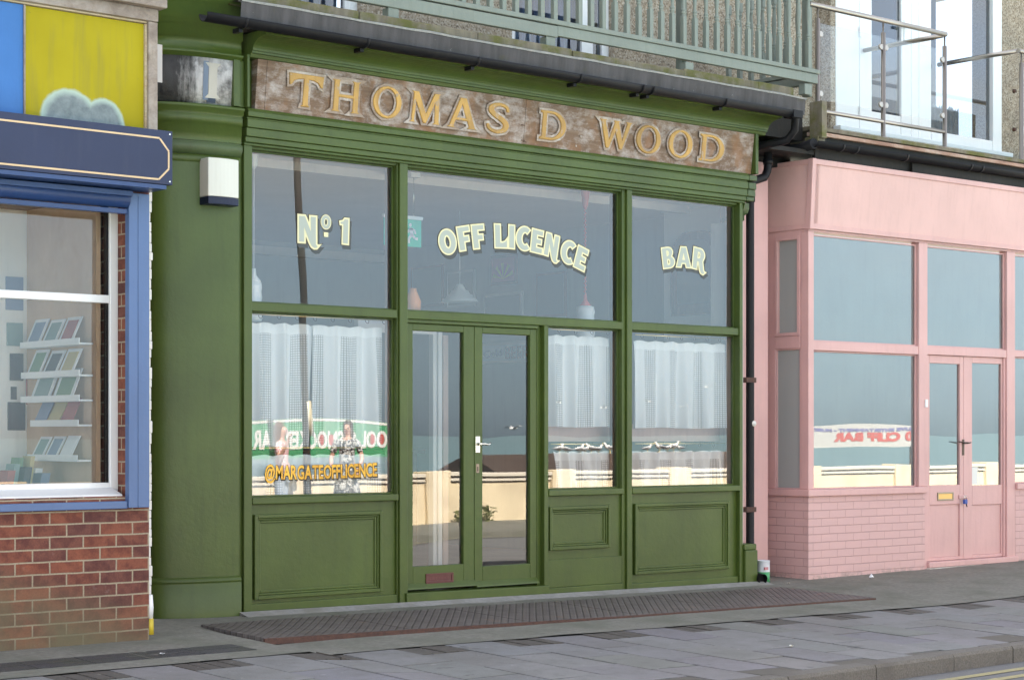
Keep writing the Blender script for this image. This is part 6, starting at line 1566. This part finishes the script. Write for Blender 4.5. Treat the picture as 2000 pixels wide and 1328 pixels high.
def flying():
    t = link(bpy.data.objects.new('seagull', None))
    b = MB(); b.tube([(-.22, 0, 0), (-.1, 0, 0), (.05, 0, 0), (.15, 0, .01), (.2, 0, .0)], [.02, .05, .06, .035, .01], 10); o = b.build('body', gw); o.parent = t
    for s in (-1, 1):
        b = MB(); b.hexa([(.08, s * .04, .02), (.10, s * .3, .12), (-.02, s * .65, .06), (-.06, s * .3, .11), (-.08, s * .04, .02)], [(.08, s * .04, .0), (.10, s * .3, .105), (-.02, s * .65, .05), (-.06, s * .3, .1), (-.08, s * .04, .0)]); o = b.build('wing', gg); o.parent = t
    return t
f0_ = flying(); fpts = [(1008, 838, 20), (1183, 795, 22), (1257, 786, 25), (1325, 794, 24), (1371, 758, 26), (1095, 787, 26)]
for k, (px_, py_, d) in enumerate(fpts):
    g = f0_ if k == 0 else copy_tree(f0_)
    g.location = (RX(px_, d), -d, RZ(px_, py_, d)); g.rotation_euler = (R(10 * math.sin(k)), 0, R(40 * k)); g.scale = (.5, .5, .5); tag(g, ['flying gull low over the sea, mirrored in the right door leaf', 'flying gull mirrored in the narrow window beside the mullion', 'small flying gull mirrored at the left edge of the right bay', 'flying gull mirrored in the middle of the right bay', 'highest flying gull mirrored in the right bay', 'small flying gull mirrored at the left of the narrow window'][k], 'gull', 'gulls flying over the sea')
# weeds at the foot of the wall
def weed(label, px_, d, h, seed):
    rd = random.Random(seed); b = MB(); x0_, y0_ = RX(px_, d), -d
    for i in range(150):
        a = rd.uniform(0, 6.3); r_ = abs(rd.gauss(0, h * .35)); z = rd.uniform(0, h) * (1 - .3 * r_ / h); x, y = x0_ + r_ * math.cos(a), y0_ + .5 * r_ * math.sin(a) + .05; s = rd.uniform(.02, .05); a2 = rd.uniform(0, 6.3); up_ = rd.uniform(-.6, 1)
        u_ = Vector((math.cos(a2), math.sin(a2), up_)).normalized() * s; v_ = u_.orthogonal().normalized() * s * .45; p = Vector((x, y, -.13 + z))
        b.face([p - u_, p + v_, p + u_, p - v_])
    t = thing('weed', label, 'plant', (x0_, y0_, -.14)); b.build('leaves', plain('weed_green', (.10, .12, .03), .7), t)
    b = MB()
    for i in range(7):
        a = i * .9; b.tube([(x0_ + .02 * math.cos(a), y0_, -.14), (x0_ + .15 * h * 2 * math.cos(a), y0_ + .08, -.14 + h * .7)], [.006, .003], 5)
    b.build('stems', plain('weed_stem', (.12, .13, .05), .7), t)
weed('bushy weed at the foot of the sea wall, mirrored in the left door leaf', 897, 12.2, .22, 1); weed('tall weed at the foot of the sea wall, mirrored in the right door leaf', 951, 12.2, .28, 2)

# two women standing before the sea wall (seen in the left bay's glass)
def skin_mesh(name, joints, edges, m, parent, sub=2, root=0):
    me = bpy.data.meshes.new(name); me.from_pydata([j[:3] for j in joints], edges, []); o = link(bpy.data.objects.new(name, me))
    md = o.modifiers.new('skin', 'SKIN'); md.use_smooth_shade = True; ly = me.skin_vertices[0].data
    for i, j in enumerate(joints): ly[i].radius = (j[3], j[4] if len(j) > 4 else j[3]); ly[i].use_root = (i == root)
    sd_ = o.modifiers.new('sub', 'SUBSURF'); sd_.levels = sub; sd_.render_levels = sub
    me.materials.append(m); o.parent = parent; return o
def person(label, loc, rz, arms, skin, hair, top, bottom, skirt, scale=1.):
    t = thing('person', label, 'person', loc); t.rotation_euler = (0, 0, rz); t.scale = (scale,) * 3
    J = [(0, 0, .93, .13, .10), (0, 0, 1.08, .115, .085), (0, 0, 1.24, .13, .10), (0, 0, 1.37, .09, .07), (0, .01, 1.44, .045, .045), (0, .005, 1.50, .055, .06), (0, 0, 1.57, .072, .085), (0, .01, 1.64, .06, .07)]
    E_ = [(0, 1), (1, 2), (2, 3), (3, 4), (4, 5), (5, 6), (6, 7)]
    J.append((0, -.10, 1.555, .012, .014)); E_.append((6, 8))                       # nose
    hands = []
    for s in (-1, 1):
        el, wr, fd = arms[0 if s < 0 else 1]
        n = len(J); J += [(s * .165, 0, 1.355, .052), (*el, .038), (*wr, .026)]; E_ += [(3, n), (n, n + 1), (n + 1, n + 2)]
        w = Vector(wr); f = Vector(fd).normalized(); side = f.cross(Vector((0, 1, .2))).normalized()
        n2 = len(J); J.append((*(w + f * .05), .030, .018)); E_.append((n + 2, n2))
        for q, (off, ln) in enumerate(((-.024, .065), (-.008, .078), (.008, .072), (.024, .058))):
            k1 = w + f * .085 + side * off; k2 = k1 + f * ln * .5 + Vector((0, -.008, 0)); k3 = k1 + f * ln * .85 + Vector((0, -.026, 0))
            i0 = len(J); J += [(*k1, .0095), (*k2, .0085), (*k3, .007)]; E_ += [(n2, i0), (i0, i0 + 1), (i0 + 1, i0 + 2)]
        th = w + f * .03 + side * .03 * s; i0 = len(J); J += [(*th, .011), (*(th + f * .035 + side * .02 * s), .009)]; E_ += [(n2, i0), (i0, i0 + 1)]
    for s in (-1, 1):
        n = len(J); J += [(s * .095, 0, .86, .095), (s * .10, -.01, .50, .062), (s * .10, .02, .27, .05), (s * .105, .02, .09, .035), (s * .115, -.11, .035, .035, .03)]; E_ += [(0, n), (n, n + 1), (n + 1, n + 2), (n + 2, n + 3), (n + 3, n + 4)]
    body = skin_mesh('body', J, E_, skin, t, 1)
    Ht = [(0, .035, 1.55, .088, .085), (0, .045, 1.64, .078, .075), (0, .03, 1.70, .03, .04), (0, .075, 1.45, .085, .05), (0, .08, 1.34, .07, .035)]
    skin_mesh('hair', Ht, [(0, 1), (1, 2), (0, 3), (3, 4)], hair, t, 2)
    for s in (-1, 1):
        b = MB(); b.lathe([(.004, -.004), (.011, 0), (.004, .004)], (s * .03, -.083, 1.575), 10, 'Y'); o = b.build('eye', M['inktext']); o.parent = t
    b = MB(); b.lathe([(.006, -.003), (.02, 0), (.006, .003)], (0, -.083, 1.515), 10, 'Y'); o = b.build('mouth', plain('lips', (.4, .12, .11), .5)); o.parent = t
    TJ = [(0, 0, .93, .145, .115), (0, 0, 1.08, .125, .098), (0, 0, 1.24, .142, .115), (0, 0, 1.37, .10, .085)]; TE = [(0, 1), (1, 2), (2, 3)]
    for s in (-1, 1):
        el = Vector(arms[0 if s < 0 else 1][0]); sh_ = Vector((s * .165, 0, 1.355)); n = len(TJ); TJ += [(*sh_, .062), (*(sh_.lerp(el, .7)), .055)]; TE += [(3, n), (n, n + 1)]
    skin_mesh('top', TJ, TE, top, t, 2)
    if skirt:
        b = MB(); b.lathe([(.128, .98), (.15, .9), (.19, .7), (.22, .5), (.2, .5), (.12, .97)], (0, 0, 0), 24, cap=False); o = b.build('skirt', bottom); o.parent = t
    else:
        LJ = [(0, 0, .95, .138, .112)]; LE = []
        for s in (-1, 1): n = len(LJ); LJ += [(s * .097, 0, .84, .105), (s * .102, -.01, .50, .075), (s * .105, .02, .12, .058)]; LE += [(0, n), (n, n + 1), (n + 1, n + 2)]
        skin_mesh('trousers', LJ, LE, bottom, t, 2)
    for s in (-1, 1):
        b = MB(); b.tube([(s * .106, .05, .045), (s * .11, -.02, .045), (s * .117, -.1, .035), (s * .12, -.16, .03)], [.035, .045, .043, .02], 10); o = b.build('shoe', M['dark']); o.parent = t
    return t
def check(name, a, c, s):
    m, nt, bb = new_mat(name); ck = N(nt, 'ShaderNodeTexChecker'); ck.inputs['Scale'].default_value = s; ck.inputs[1].default_value = (*a, 1); ck.inputs[2].default_value = (*c, 1)
    nt.links.new(coords(nt), ck.inputs[0]); nt.links.new(ck.outputs[0], bb.inputs['Base Color']); bb.inputs['Roughness'].default_value = .8; return m
def prints(name, a, c, s):
    m, nt, bb = new_mat(name); nt.links.new(ramp(nt, noise_(nt, coords(nt), s, 3, .6), [(.48, a), (.53, c)]), bb.inputs['Base Color']); bb.inputs['Roughness'].default_value = .8; return m
skin_ = plain('skin', (.62, .36, .27), .5); hb_, hd_ = plain('brown_hair', (.13, .07, .04), .6), plain('dark_hair', (.035, .022, .018), .6)
PD = 11.1; fz_ = -.14
hA = RZ(545, 821, PD) - fz_; hB = RZ(676, 817, PD) - fz_
person('woman in a pink and white checked top raising one hand, mirrored in the left bay', (RX(550, PD), -PD, fz_), R(180 - 40), [((-.26, .02, 1.1), (-.27, -.12, .92), (0, -.3, -1)), ((.3, -.05, 1.17), (.34, -.18, 1.38), (.1, -.3, 1))], skin_, hb_, check('pink_check', (.75, .3, .32), (.8, .72, .7), 45), plain('pale_jeans', (.3, .36, .45), .8), False, hA / 1.71)
person('dark haired woman in a black and white patterned dress', (RX(680, PD), -PD, fz_), R(180 + 50), [((-.25, .0, 1.1), (-.22, -.14, .95), (.2, -.5, -.8)), ((.25, 0, 1.1), (.2, -.15, .93), (-.2, -.5, -.8))], skin_, hd_, prints('black_white_print', (.03, .03, .035), (.6, .6, .58), 26), prints('black_white_print_skirt', (.03, .03, .035), (.6, .6, .58), 20), True, hB / 1.71)
